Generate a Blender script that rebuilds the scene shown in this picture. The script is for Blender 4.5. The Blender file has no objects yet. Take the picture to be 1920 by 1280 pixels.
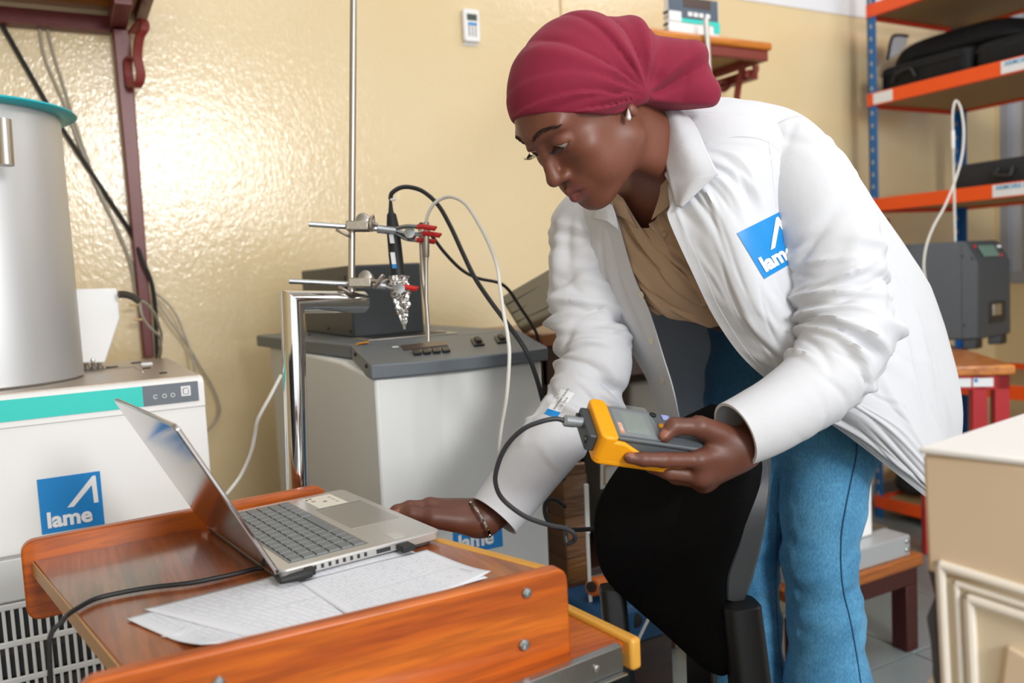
import bpy, bmesh, math, random
import numpy as np
from mathutils import Vector, Matrix
random.seed(7)
rng = np.random.default_rng(7)
SC = bpy.context.scene
COL = SC.collection

# ------------------------------------------------------------------ camera
F_PX, CX, CY, CAM_H = 1560.0, 960.0, 640.0, 1.12
_yaw, _pitch, _roll = math.radians(28.5), math.radians(4.6), math.radians(2.95)
FWD = np.array([math.sin(_yaw)*math.cos(_pitch), math.cos(_yaw)*math.cos(_pitch), -math.sin(_pitch)])
_r0 = np.array([math.cos(_yaw), -math.sin(_yaw), 0.0])
_u0 = np.cross(_r0, FWD)
RGT = math.cos(_roll)*_r0 - math.sin(_roll)*_u0
UPV = np.cross(RGT, FWD)
EYE = np.array([0.0, 0.0, CAM_H])
cam = bpy.data.cameras.new('camera'); cam_o = bpy.data.objects.new('camera', cam); COL.objects.link(cam_o)
cam.sensor_width = 36.0; cam.lens = 36.0*F_PX/1920.0
M = Matrix([[RGT[0], UPV[0], -FWD[0], EYE[0]], [RGT[1], UPV[1], -FWD[1], EYE[1]], [RGT[2], UPV[2], -FWD[2], EYE[2]], [0, 0, 0, 1]])
cam_o.matrix_world = M
cam.clip_start = 0.05
cam.dof.use_dof = True; cam.dof.focus_distance = 1.22; cam.dof.aperture_fstop = 3.2
SC.camera = cam_o

# ------------------------------------------------------------------ light and exposure
w = bpy.data.worlds.new('world'); SC.world = w; w.use_nodes = True
w.node_tree.nodes['Background'].inputs[0].default_value = (0.93, 0.96, 1.0, 1)
w.node_tree.nodes['Background'].inputs[1].default_value = 1.38
def area(name, loc, target, size, power, color=(1, 1, 1), size_y=None):
    l = bpy.data.lights.new(name, 'AREA'); l.energy = power; l.color = color; l.size = size
    if size_y: l.shape = 'RECTANGLE'; l.size_y = size_y
    o = bpy.data.objects.new(name, l); COL.objects.link(o); o.location = loc
    o.rotation_euler = (Vector(target)-Vector(loc)).to_track_quat('-Z', 'Y').to_euler()
    return o
area('softbox', (0.83, -2.2, 2.14), (0.75, 1.6, 1.05), 0.68, 64, (1.0, 0.985, 0.96))
area('ceiling_lamp', (0.9, 0.9, 2.85), (0.9, 1.0, 0.0), 1.3, 9, (1.0, 0.98, 0.95))
area('wall_fill_right', (2.95, 1.05, 2.85), (2.95, 1.4, 0.0), 1.0, 17, (0.98, 0.99, 1.0))  # added fill without a known fixture, brightens the right part of the wall
SC.view_settings.view_transform = 'Standard'; SC.view_settings.look = 'None'
SC.view_settings.gamma = 1.0; SC.view_settings.use_curve_mapping = False
SC.view_settings.exposure = 0.15

# ------------------------------------------------------------------ points from the camera frame
def ray(px, py): return FWD + (px-CX)/F_PX*RGT - (py-CY)/F_PX*UPV
def U(px, py, d): return EYE + ray(px, py)*d
def PL(px, py, ax, v):
    r = ray(px, py); return EYE + r*((v-EYE[ax])/r[ax])
def PP(px, py, p0, n):
    r = ray(px, py); return EYE + r*(np.dot(np.array(p0)-EYE, n)/np.dot(r, n))
def nrm(v): v = np.array(v, float); return v/np.linalg.norm(v)
V3 = lambda *a: np.array(a, float)

# ------------------------------------------------------------------ materials
def lin(c):
    if isinstance(c, str):
        c = c.lstrip('#'); c = [int(c[i:i+2], 16)/255 for i in (0, 2, 4)]
    return tuple((x/12.92 if x <= 0.04045 else ((x+0.055)/1.055)**2.4) for x in c)
def mat(name, color, rough=0.5, metal=0.0, bump=0.0, bscale=200.0, var=0.0, vscale=12.0, spec=0.5, coat=0.0, sheen=0.0, bdist=0.002, trans=0.0, emit=None, sss=0.0, stretch=None):
    m = bpy.data.materials.new(name); m.use_nodes = True
    nt = m.node_tree; b = nt.nodes['Principled BSDF']; L = nt.links
    c = lin(color)
    b.inputs['Base Color'].default_value = (*c, 1); b.inputs['Roughness'].default_value = rough
    b.inputs['Metallic'].default_value = metal; b.inputs['Specular IOR Level'].default_value = spec
    b.inputs['Coat Weight'].default_value = coat; b.inputs['Sheen Weight'].default_value = sheen
    b.inputs['Transmission Weight'].default_value = trans
    if sss:
        b.inputs['Subsurface Weight'].default_value = sss; b.inputs['Subsurface Scale'].default_value = 0.004
    if emit:
        b.inputs['Emission Color'].default_value = (*lin(emit[0]), 1); b.inputs['Emission Strength'].default_value = emit[1]
    tc = nt.nodes.new('ShaderNodeTexCoord'); mp = nt.nodes.new('ShaderNodeMapping'); L.new(tc.outputs['Object'], mp.inputs[0])
    if stretch: mp.inputs['Scale'].default_value = stretch
    if var > 0:
        n = nt.nodes.new('ShaderNodeTexNoise'); n.inputs['Scale'].default_value = vscale; n.inputs['Detail'].default_value = 5
        L.new(mp.outputs[0], n.inputs[0])
        mx = nt.nodes.new('ShaderNodeMix'); mx.data_type = 'RGBA'
        mx.inputs[6].default_value = (*[max(0, x*(1-var)) for x in c], 1); mx.inputs[7].default_value = (*[min(1, x*(1+var)) for x in c], 1)
        L.new(n.outputs['Fac'], mx.inputs[0]); L.new(mx.outputs[2], b.inputs['Base Color'])
    if bump > 0:
        n = nt.nodes.new('ShaderNodeTexNoise'); n.inputs['Scale'].default_value = bscale; n.inputs['Detail'].default_value = 4
        L.new(mp.outputs[0], n.inputs[0])
        bp = nt.nodes.new('ShaderNodeBump'); bp.inputs['Strength'].default_value = bump; bp.inputs['Distance'].default_value = bdist
        L.new(n.outputs['Fac'], bp.inputs['Height']); L.new(bp.outputs[0], b.inputs['Normal'])
    return m
def nodes_of(m): return m.node_tree, m.node_tree.nodes['Principled BSDF']
def wood(name, c1, c2, axis, rough=0.32, scale=9.0, coat=0.25, c3=None):
    m = bpy.data.materials.new(name); m.use_nodes = True
    nt, b = nodes_of(m); L = nt.links
    tc = nt.nodes.new('ShaderNodeTexCoord'); mp = nt.nodes.new('ShaderNodeMapping'); L.new(tc.outputs['Object'], mp.inputs[0])
    s = [scale]*3; s[axis] = scale*0.07; mp.inputs['Scale'].default_value = s
    mp.inputs['Rotation'].default_value = (0.03, 0.05, 0.06)
    n = nt.nodes.new('ShaderNodeTexNoise'); n.inputs['Scale'].default_value = 2.2; n.inputs['Detail'].default_value = 7; n.inputs['Roughness'].default_value = 0.62; n.inputs['Distortion'].default_value = 0.9
    L.new(mp.outputs[0], n.inputs[0])
    r = nt.nodes.new('ShaderNodeValToRGB'); r.color_ramp.elements[0].position = 0.32; r.color_ramp.elements[1].position = 0.68
    r.color_ramp.elements[0].color = (*lin(c1), 1); r.color_ramp.elements[1].color = (*lin(c2), 1)
    if c3:
        e = r.color_ramp.elements.new(0.5); e.color = (*lin(c3), 1)
    L.new(n.outputs['Fac'], r.inputs[0])
    n2 = nt.nodes.new('ShaderNodeTexNoise'); n2.inputs['Scale'].default_value = 16; n2.inputs['Detail'].default_value = 3; L.new(mp.outputs[0], n2.inputs[0])
    mx = nt.nodes.new('ShaderNodeMix'); mx.data_type = 'RGBA'; mx.blend_type = 'MULTIPLY'; mx.inputs[0].default_value = 0.5
    L.new(r.outputs[0], mx.inputs[6]); L.new(n2.outputs['Color'], mx.inputs[7])
    r2 = nt.nodes.new('ShaderNodeValToRGB'); r2.color_ramp.elements[0].position = 0.38; r2.color_ramp.elements[0].color = (0.45, 0.4, 0.36, 1); r2.color_ramp.elements[1].position = 0.55; r2.color_ramp.elements[1].color = (1, 1, 1, 1)
    L.new(n2.outputs['Fac'], r2.inputs[0]); L.new(r2.outputs[0], mx.inputs[7])
    L.new(mx.outputs[2], b.inputs['Base Color'])
    b.inputs['Roughness'].default_value = rough; b.inputs['Coat Weight'].default_value = coat; b.inputs['Coat Roughness'].default_value = 0.15
    return m

# ------------------------------------------------------------------ mesh builder
def frame(d, up=(0, 0, 1)):
    d = nrm(d); up = np.array(up, float)
    if abs(np.dot(d, up)) > 0.97: up = np.array([1.0, 0, 0])
    a = nrm(np.cross(up, d)); return a, np.cross(d, a), d
class MB:
    def __init__(s): s.v = []; s.f = []; s.m = []
    def add(s, vs, fs, mi=0):
        o = len(s.v); s.v += [tuple(map(float, p)) for p in vs]
        s.f += [tuple(i+o for i in f) for f in fs]; s.m += [mi]*len(fs); return s
    def hexa(s, c, mi=0):   # 8 corners: bottom 4 ccw, top 4 ccw
        return s.add(c, [(3, 2, 1, 0), (4, 5, 6, 7), (0, 1, 5, 4), (1, 2, 6, 5), (2, 3, 7, 6), (3, 0, 4, 7)], mi)
    def box(s, x0, x1, y0, y1, z0, z1, mi=0):
        return s.hexa([(x0, y0, z0), (x1, y0, z0), (x1, y1, z0), (x0, y1, z0), (x0, y0, z1), (x1, y0, z1), (x1, y1, z1), (x0, y1, z1)], mi)
    def ob(s, o, a, b, c, mi=0):  # corner and three edge vectors
        o, a, b, c = map(lambda q: np.array(q, float), (o, a, b, c))
        if np.dot(np.cross(a, b), c) < 0: a, b = b, a
        return s.hexa([o, o+a, o+a+b, o+b, o+c, o+a+c, o+a+b+c, o+b+c], mi)
    def prism(s, poly, vec, mi=0):
        n = len(poly); p = [np.array(q, float) for q in poly]; v = np.array(vec, float)
        nn = sum(np.cross(p[i], p[(i+1) % n]) for i in range(n))
        if np.dot(nn, v) < 0: p = p[::-1]
        q = [x+v for x in p]
        return s.add(p+q, [tuple(range(n))[::-1], tuple(range(n, 2*n))]+[(i, (i+1) % n, n+(i+1) % n, n+i) for i in range(n)], mi)
    def tube(s, pts, r, n=10, cap=True, mi=0, flat=None, up=(0, 0, 1)):
        pts = [np.array(p, float) for p in pts]; k = len(pts)
        rs = r if hasattr(r, '__len__') else [r]*k
        vs = []; a = None
        for i in range(k):
            d = nrm(pts[min(i+1, k-1)]-pts[max(i-1, 0)])
            if a is None: a, b, _ = frame(d, up)
            else:
                a = a-d*np.dot(a, d); a = nrm(a); b = np.cross(d, a)
            fa, fb = flat if flat else (1, 1)
            for j in range(n):
                t = 2*math.pi*j/n; vs.append(pts[i]+rs[i]*(fa*math.cos(t)*a+fb*math.sin(t)*b))
        fs = [(i*n+j, i*n+(j+1) % n, (i+1)*n+(j+1) % n, (i+1)*n+j) for i in range(k-1) for j in range(n)]
        if cap: fs += [tuple(range(n))[::-1], tuple(range((k-1)*n, k*n))]
        return s.add(vs, fs, mi)
    def lathe(s, prof, o, d, n=32, mi=0, cap=True):
        a, b, d = frame(d); o = np.array(o, float)
        vs = [o+d*z+r*(math.cos(2*math.pi*j/n)*a+math.sin(2*math.pi*j/n)*b) for r, z in prof for j in range(n)]
        k = len(prof)
        fs = [(i*n+j, i*n+(j+1) % n, (i+1)*n+(j+1) % n, (i+1)*n+j) for i in range(k-1) for j in range(n)]
        if cap: fs += [tuple(range(n))[::-1], tuple(range((k-1)*n, k*n))]
        return s.add(vs, fs, mi)
    def grid(s, G, closeu=False, mi=0, flip=False):
        G = np.asarray(G); n, m = G.shape[:2]
        fs = []
        for i in range(n-1):
            for j in range(m if closeu else m-1):
                q = (i*m+j, i*m+(j+1) % m, (i+1)*m+(j+1) % m, (i+1)*m+j)
                fs.append(q[::-1] if flip else q)
        return s.add(G.reshape(-1, 3), fs, mi)
    def sphere(s, c, r, n=12, sc=(1, 1, 1), mi=0):
        c = np.array(c, float); k = n//2
        prof = [(math.sin(math.pi*i/k), -math.cos(math.pi*i/k)) for i in range(k+1)]
        vs = [c+r*np.array([p*math.cos(2*math.pi*j/n)*sc[0], p*math.sin(2*math.pi*j/n)*sc[1], z*sc[2]]) for p, z in prof for j in range(n)]
        return s.add(vs, [(i*n+j, i*n+(j+1) % n, (i+1)*n+(j+1) % n, (i+1)*n+j) for i in range(k) for j in range(n)], mi)
    def build(s, name, mats, parent=None, smooth=True, bevel=0.0, seg=2, angle=35, sub=0, kind=None, recalc=False):
        off = np.zeros(3); p = parent
        while p is not None: off = off+np.array(p.location); p = p.parent
        me = bpy.data.meshes.new(name)
        vv = np.array(s.v)-off
        me.from_pydata([tuple(x) for x in vv], [], s.f)
        mats = mats if isinstance(mats, (list, tuple)) else [mats]
        for m_ in mats: me.materials.append(m_)
        me.polygons.foreach_set('material_index', s.m)
        me.validate()
        if recalc:
            bm = bmesh.new(); bm.from_mesh(me); bmesh.ops.remove_doubles(bm, verts=bm.verts, dist=1e-6); bmesh.ops.recalc_face_normals(bm, faces=bm.faces); bm.to_mesh(me); bm.free()
        o = bpy.data.objects.new(name, me); COL.objects.link(o); o.parent = parent
        if smooth:
            me.polygons.foreach_set('use_smooth', [True]*len(me.polygons))
            if not sub:
                try: me.set_sharp_from_angle(angle=math.radians(angle))
                except Exception: pass
        if bevel:
            md = o.modifiers.new('bevel', 'BEVEL'); md.width = bevel; md.segments = seg; md.limit_method = 'ANGLE'; md.angle_limit = math.radians(40)
            try: md.harden_normals = False
            except Exception: pass
        if sub:
            md = o.modifiers.new('sub', 'SUBSURF'); md.levels = sub; md.render_levels = sub
        if kind: o['kind'] = kind
        return o
def thing(name, label, cat, loc, group=None):
    o = bpy.data.objects.new(name, None); COL.objects.link(o); o.location = tuple(float(x) for x in loc)
    o['label'] = label; o['category'] = cat; o.empty_display_size = 0.05
    if group: o['group'] = group
    return o
def tag(o, label, cat, group=None):
    o['label'] = label; o['category'] = cat
    if group: o['group'] = group
    return o
def copy_part(o, parent, dloc):
    c = o.copy(); COL.objects.link(c); c.parent = parent; c.location = Vector(o.location)+Vector(tuple(map(float, dloc))); return c
def cr(pts, n=8):   # Catmull-Rom through points
    P = [np.array(p, float) for p in pts]; P = [2*P[0]-P[1]]+P+[2*P[-1]-P[-2]]
    out = []
    for i in range(1, len(P)-2):
        for k in range(n):
            t = k/n
            out.append(0.5*((2*P[i])+(-P[i-1]+P[i+1])*t+(2*P[i-1]-5*P[i]+4*P[i+1]-P[i+2])*t*t+(-P[i-1]+3*P[i]-3*P[i+1]+P[i+2])*t**3))
    out.append(P[-2]); return out
def rrect(o, a, b, r, n=5):   # rounded rectangle outline: corner o, edge vectors a, b
    o, a, b = map(lambda q: np.array(q, float), (o, a, b)); la, lb = np.linalg.norm(a), np.linalg.norm(b); ua, ub = a/la, b/lb
    out = []
    for cx, cy, t0 in ((la-r, r, -90), (la-r, lb-r, 0), (r, lb-r, 90), (r, r, 180)):
        for i in range(n+1):
            t = math.radians(t0+90*i/n); out.append(o+ua*(cx+r*math.cos(t))+ub*(cy+r*math.sin(t)))
    return out
def text(s, o, a, up, size, m, name, parent, depth=0.0004, bold=0.0, align='LEFT'):
    cu = bpy.data.curves.new(name, 'FONT'); cu.body = s; cu.size = 1.0; cu.extrude = depth/size; cu.offset = bold; cu.resolution_u = 3
    cu.align_x = align
    to = bpy.data.objects.new('tmp', cu); COL.objects.link(to)
    me = bpy.data.meshes.new_from_object(to); bpy.data.objects.remove(to); bpy.data.curves.remove(cu)
    ua = nrm(a); uu = np.array(up, float); uu = nrm(uu-ua*np.dot(uu, ua)); n = np.cross(ua, uu)
    off = np.zeros(3); p = parent
    while p is not None: off = off+np.array(p.location); p = p.parent
    T = Matrix([[ua[i]*size, uu[i]*size, n[i]*size, o[i]-off[i]+n[i]*depth] for i in range(3)]+[[0, 0, 0, 1]])
    me.transform(T); me.materials.clear(); me.materials.append(m)
    ob = bpy.data.objects.new(name, me); COL.objects.link(ob); ob.parent = parent
    return ob
def screw(c, n, r, m, parent, name='screw'):
    return MB().lathe([(r, 0), (r, r*0.35), (r*0.7, r*0.65), (r*0.25, r*0.7), (r*0.2, r*0.4)], c, n, 14).build(name, m, parent)

M_ = {}
M_['white_paint'] = mat('white_paint', '#f0f0ef', 0.38, var=0.03)
M_['cream_metal'] = mat('cream_metal', '#dfe1e0', 0.42, bump=0.05, bscale=600, var=0.02)
M_['dark_grey'] = mat('dark_grey_plastic', '#3c4145', 0.45, bump=0.12, bscale=900)
M_['slate'] = mat('slate_paint', '#636a70', 0.42, bump=0.1, bscale=900)
M_['black'] = mat('black_plastic', '#17181a', 0.42, bump=0.05, bscale=500)
M_['rubber'] = mat('black_rubber', '#1d1e20', 0.55)
M_['chrome'] = mat('chrome', '#d8d6d2', 0.09, 1.0, bump=0.06, bscale=60, bdist=0.001)
M_['steel'] = mat('brushed_steel', '#b9b5ae', 0.34, 1.0, bump=0.05, bscale=300, stretch=(1, 1, 0.05))
M_['zinc'] = mat('zinc', '#aeb2b4', 0.28, 1.0, bump=0.08, bscale=150)
M_['cast'] = mat('cast_metal', '#b3aca2', 0.35, 1.0, bump=0.2, bscale=180)
M_['red_tip'] = mat('red_vinyl', '#c8231b', 0.4)
M_['maroon'] = mat('maroon_paint', '#6b2a2a', 0.38, var=0.25, vscale=30, bump=0.1, bscale=60)
M_['redbrown'] = mat('redbrown_paint', '#7a3026', 0.42, var=0.12, vscale=18)
M_['teal'] = mat('teal_film', '#2fcfc4', 0.45, var=0.03, vscale=200)
M_['teal_lid'] = mat('teal_lid', '#13b6c2', 0.4)
M_['logo_blue'] = mat('logo_blue', '#0a86d0', 0.42)
M_['logo_white'] = mat('logo_white', '#f2f4f5', 0.45)
M_['yellow'] = mat('yellow_rubber', '#f5a50c', 0.42)
M_['grey_cable'] = mat('grey_cable', '#a8a294', 0.5)
M_['white_cable'] = mat('white_cable', '#d9d8d2', 0.42)
M_['orange'] = mat('orange_beam', '#f4560e', 0.42)
M_['blue_post'] = mat('blue_post', '#1b66a8', 0.42)
M_['red_paint'] = mat('red_paint', '#b0151c', 0.45, var=0.15, vscale=20)
M_['paper'] = mat('label_paper', '#e9ebee', 0.6)
M_['ply'] = mat('shelf_board', '#a98a5e', 0.65, var=0.08, vscale=40)
M_['ink'] = mat('ink', '#2a2c30', 0.6)
M_['lcd'] = mat('lcd', '#7e8a82', 0.2, coat=0.3)
M_['glass_dark'] = mat('display_glass', '#4a3834', 0.3)
M_['desk_wood_x'] = wood('desk_laminate_side', '#9c4108', '#cf6e18', 0, 0.34, 8.0, 0.1, c3='#b9580c')
M_['desk_wood_y'] = wood('desk_laminate_top', '#83401c', '#b06434', 1, 0.30, 9.0, 0.7, c3='#994f22')
M_['edge_yellow'] = mat('yellow_edge_band', '#d59b3c', 0.35, var=0.06)
M_['orange_wood'] = wood('varnished_orange_wood', '#b8691f', '#d98a34', 0, 0.3, 6.0)
M_['orange_wood_y'] = wood('varnished_orange_wood_y', '#b06220', '#d98a34', 1, 0.3, 6.0)
# ================================================================== the room
def wall_mat():
    m = mat('beige_gloss_wall', '#dcc495', 0.17, spec=0.8)
    nt, b = nodes_of(m); L = nt.links
    tc = nt.nodes.new('ShaderNodeTexCoord')
    n1 = nt.nodes.new('ShaderNodeTexNoise'); n1.inputs['Scale'].default_value = 44; n1.inputs['Detail'].default_value = 5; n1.inputs['Distortion'].default_value = 0.6
    n2 = nt.nodes.new('ShaderNodeTexNoise'); n2.inputs['Scale'].default_value = 120; n2.inputs['Detail'].default_value = 3; n2.inputs['Distortion'].default_value = 1.0
    mp = nt.nodes.new('ShaderNodeMapping'); mp.inputs['Scale'].default_value = (1.0, 1.0, 0.45); L.new(tc.outputs['Object'], mp.inputs[0])
    L.new(tc.outputs['Object'], n1.inputs[0]); L.new(mp.outputs[0], n2.inputs[0])
    ad = nt.nodes.new('ShaderNodeMath'); ad.operation = 'ADD'; L.new(n1.outputs['Fac'], ad.inputs[0]); L.new(n2.outputs['Fac'], ad.inputs[1])
    bp = nt.nodes.new('ShaderNodeBump'); bp.inputs['Strength'].default_value = 0.22; bp.inputs['Distance'].default_value = 0.004
    L.new(ad.outputs[0], bp.inputs['Height']); L.new(bp.outputs[0], b.inputs['Normal'])
    nc = nt.nodes.new('ShaderNodeTexNoise'); nc.inputs['Scale'].default_value = 2.5; nc.inputs['Detail'].default_value = 6; L.new(tc.outputs['Object'], nc.inputs[0])
    mx = nt.nodes.new('ShaderNodeMix'); mx.data_type = 'RGBA'; mx.inputs[6].default_value = (*lin('#dac291'), 1); mx.inputs[7].default_value = (*lin('#e5d2aa'), 1)
    L.new(nc.outputs['Fac'], mx.inputs[0]); L.new(mx.outputs[2], b.inputs['Base Color'])
    return m
M_['wall'] = wall_mat()
M_['wall_white'] = mat('white_wall_paint', '#e4e6ea', 0.5, var=0.02)
YW, XR, XL, ZC = 2.5, 4.12, -2.2, 3.0
def struct(mb, name, m, **k):
    o = mb.build(name, m, None, **k); o['kind'] = 'structure'; return o
struct(MB().box(XL-0.1, XR+0.1, YW, YW+0.12, -0.02, ZC), 'wall_back', M_['wall'], smooth=False)
struct(MB().box(XL-0.12, XL, -2.4, YW, -0.02, ZC), 'wall_left', M_['wall'], smooth=False)
wr = MB()
wr.box(XR, XR+0.12, 2.485, YW, -0.02, ZC); wr.box(XR, XR+0.12, -2.4, 1.2, -0.02, ZC)
wr.box(XR, XR+0.12, 1.2, 2.485, -0.02, 0.95); wr.box(XR, XR+0.12, 1.2, 2.485, 2.45, ZC)
struct(wr, 'wall_right', M_['wall'], smooth=False)
struct(MB().box(XL-0.1, XR+0.1, -2.4, YW+0.1, ZC, ZC+0.1), 'ceiling', M_['wall_white'], smooth=False)
zw = PL(1485, 14, 1, YW)[2]
struct(MB().box(XL, XR, YW-0.004, YW, zw, ZC), 'trim_1', M_['wall_white'], smooth=False)
x0 = PL(1053, 10, 1, YW)[0]
struct(MB().box(x0-0.006, x0+0.006, YW-0.008, YW, PL(1055, 40, 1, YW)[2]-0.01, zw), 'trim_2', M_['wall'], bevel=0.002)
# window in the right wall: frame, mullion, pane
wn = MB().box(XR+0.02, XR+0.07, 1.2, 2.485, 0.95, 1.0).box(XR+0.02, XR+0.07, 1.2, 2.485, 2.4, 2.45).box(XR+0.02, XR+0.07, 2.44, 2.485, 1.0, 2.4).box(XR+0.02, XR+0.07, 1.2, 1.25, 1.0, 2.4)
for yy in (2.36, 2.28, 2.1, 1.9, 1.6): wn.box(XR+0.025, XR+0.065, yy-0.012, yy+0.012, 1.0, 2.4)
wo = struct(wn, 'window_1', mat('window_frame_grey', '#9fa6b2', 0.4), bevel=0.004)
pane = MB().box(XR+0.04, XR+0.05, 1.25, 2.44, 1.0, 2.4).build('window_pane', mat('frosted_pane', '#c3cbd6', 0.35, spec=0.5), wo, smooth=False)
struct(MB().box(XL, XR, -2.4, YW, -0.06, -0.012), 'floor_slab', mat('floor_mortar', '#5c6060', 0.8), smooth=False)
fl = bpy.data.objects['floor_slab']; fl.name = 'floor'
tilec = PL(1713, 1224, 2, 0)
mt_tile = mat('grey_floor_tile', '#7f898b', 0.28, var=0.10, vscale=9, bump=0.06, bscale=40)
tile0 = None; TS = 0.40
for i in range(-6, 6):
    for j in range(-7, 5):
        cx, cy = tilec[0]+i*TS, tilec[1]+j*TS
        if cx < -0.6 or cx+TS > XR or cy < -0.9 or cy > YW-.03: continue
        if tile0 is None:
            tile0 = MB().box(0.0025, TS-0.0025, 0.0025, TS-0.0025, -0.012, 0.0).build('floor_tile', mt_tile, fl, bevel=0.0015, seg=1)
            tile0.location = (cx, cy, 0)
        else:
            c = tile0.copy(); COL.objects.link(c); c.parent = fl; c.location = (cx, cy, random.uniform(-0.0006, 0.0006)); c.scale = (1, min(1, (YW-.013-cy)/TS), 1)
struct(MB().box(XL, XR, YW-0.012, YW, 0, 0.09), 'baseboard_back', mat('grey_skirting_tile', '#a8abab', 0.35), bevel=0.002)

# ================================================================== left wall shelf
sx1 = U(287, 2, 2.15)
R0 = thing('wall_shelf', 'maroon steel wall shelf with scroll bracket above the steel cylinder', 'shelf', (0.15, YW, 1.9))
zr0 = PL(100, 54, 1, YW-0.02)[2]; zr1 = PL(100, 22, 1, YW-0.02)[2]
xpost = PL(222, 150, 1, YW-0.02)[0]
MB().box(-0.75, xpost-0.01, YW-0.03, YW-0.001, zr0, zr1).box(-0.75, xpost-0.01, YW-0.045, YW-0.03, zr0, zr0+0.006).build('back_rail', M_['maroon'], R0, bevel=0.002)
xe = xpost+0.085
MB().box(xpost-0.012, xpost+0.03, YW-0.24, YW-0.001, zr0+0.01, zr1+0.01).build('end_rail', M_['maroon'], R0, bevel=0.002)
MB().box(-0.75, xe, YW-0.275, YW-0.245, zr1-0.012, zr1+0.05).build('front_rail', M_['maroon'], R0, bevel=0.003)
MB().box(xe-0.03, xe, YW-0.244, YW-0.001, zr1+0.0, zr1+0.05).build('overhang_rail', M_['maroon'], R0, bevel=0.003)
MB().box(-0.75, xe-0.03, YW-0.244, YW-0.002, zr1+0.02, zr1+0.045).build('shelf_board', M_['orange_wood'], R0, bevel=0.002)
pt, pb = PL(226, 60, 1, YW-0.02), PL(279, 670, 1, YW-0.02)
hw = 0.016
MB().hexa([pb+V3(-hw*.8, -0.012, 0), pb+V3(hw*.8, -0.012, 0), pb+V3(hw*.8, 0.019, 0), pb+V3(-hw*.8, 0.019, 0), pt+V3(-hw*1.3, -0.03, 0), pt+V3(hw*1.3, -0.03, 0), pt+V3(hw*1.3, 0.019, 0), pt+V3(-hw*1.3, 0.019, 0)]).build('bracket_post', M_['maroon'], R0, bevel=0.003)
sc_pts = cr([(249, 62, 2.20), (257, 50, 2.185), (268, 38, 2.17), (272, 52, 2.15), (262, 70, 2.15), (258, 105, 2.16), (264, 140, 2.165), (258, 160, 2.17), (246, 160, 2.19), (241, 140, 2.20), (240, 115, 2.195), (247, 108, 2.185)], 8)
rib = MB(); hwx = np.array([0.0105, 0.004, 0])
P = [U(*p) for p in sc_pts]
for sgn in (1,):
    vs = []; 
    for i, p in enumerate(P):
        d = nrm(P[min(i+1, len(P)-1)]-P[max(i-1, 0)]); n = nrm(np.cross(d, hwx))*0.0035
        vs += [p-hwx-n, p+hwx-n, p+hwx+n, p-hwx+n]
    fs = []
    for i in range(len(P)-1):
        for j in range(4): fs.append((i*4+j, i*4+(j+1) % 4, i*4+4+(j+1) % 4, i*4+4+j))
    fs += [(0, 1, 2, 3), tuple(len(P)*4-4+k for k in (3, 2, 1, 0))]
    rib.add(vs, fs)
rib.build('scroll', mat('scroll_paint', '#7c2a28', 0.35, var=0.1), R0, recalc=True)

# ================================================================== cables on the wall at left
def cable(name, pts, r, m, label, extra=None, n=8, smooth_n=8, cat='cable'):
    P = cr([U(*p) for p in pts], smooth_n)
    mb = MB().tube(P, r, n)
    o = mb.build(name, m, None); tag(o, label, cat); return o
def wc(px, py, off): q = PL(px, py, 1, YW-off); return (px, py, float(np.dot(q-EYE, FWD)))
cable('wall_cable', [wc(*p) for p in ((-40, -20, .012), (4, 48, .012), (50, 128, .012), (105, 222, .014), (160, 306, .014), (212, 385, .012), (246, 438, .012), (268, 490, .055), (284, 530, .055), (291, 580, .05), (293, 630, .05), (296, 690, .05), (300, 800, .04))], 0.0058, M_['rubber'], 'thick black cable running diagonally down the wall behind the steel cylinder')
cable('thin_wall_cable', [wc(*p) for p in ((72, 40, .01), (84, 108, .01), (118, 188, .012), (132, 225, .012), (160, 300, .012), (190, 370, .012), (225, 440, .012), (246, 500, .012), (256, 560, .012))], 0.0035, M_['grey_cable'], 'thin grey cable on the wall, left one of two beside the thick black cable')
cable('thin_wall_cable', [wc(*p) for p in ((88, 50, .01), (100, 100, .01), (116, 150, .012), (140, 228, .012), (165, 300, .012), (188, 360, .012), (215, 420, .012), (245, 490, .012), (262, 530, .012))], 0.0035, M_['grey_cable'], 'thin grey cable on the wall, right one of two beside the thick black cable')
cable('loop_cable', [wc(*p) for p in ((286, 545, .03), (312, 566, .04), (330, 590, .04), (345, 625, .04), (356, 655, .05), (364, 690, .06), (366, 730, .08))], 0.0032, M_['grey_cable'], 'grey cable dropping from the bracket post behind the white machine, shorter of two')
cable('loop_cable', [wc(*p) for p in ((288, 556, .03), (318, 600, .04), (346, 638, .04), (372, 682, .03), (398, 724, .03), (412, 762, .03), (408, 785, .03), (395, 802, .05), (380, 815, .08))], 0.0034, M_['grey_cable'], 'grey cable looping out past the right edge of the white machine, longer of two')

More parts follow.
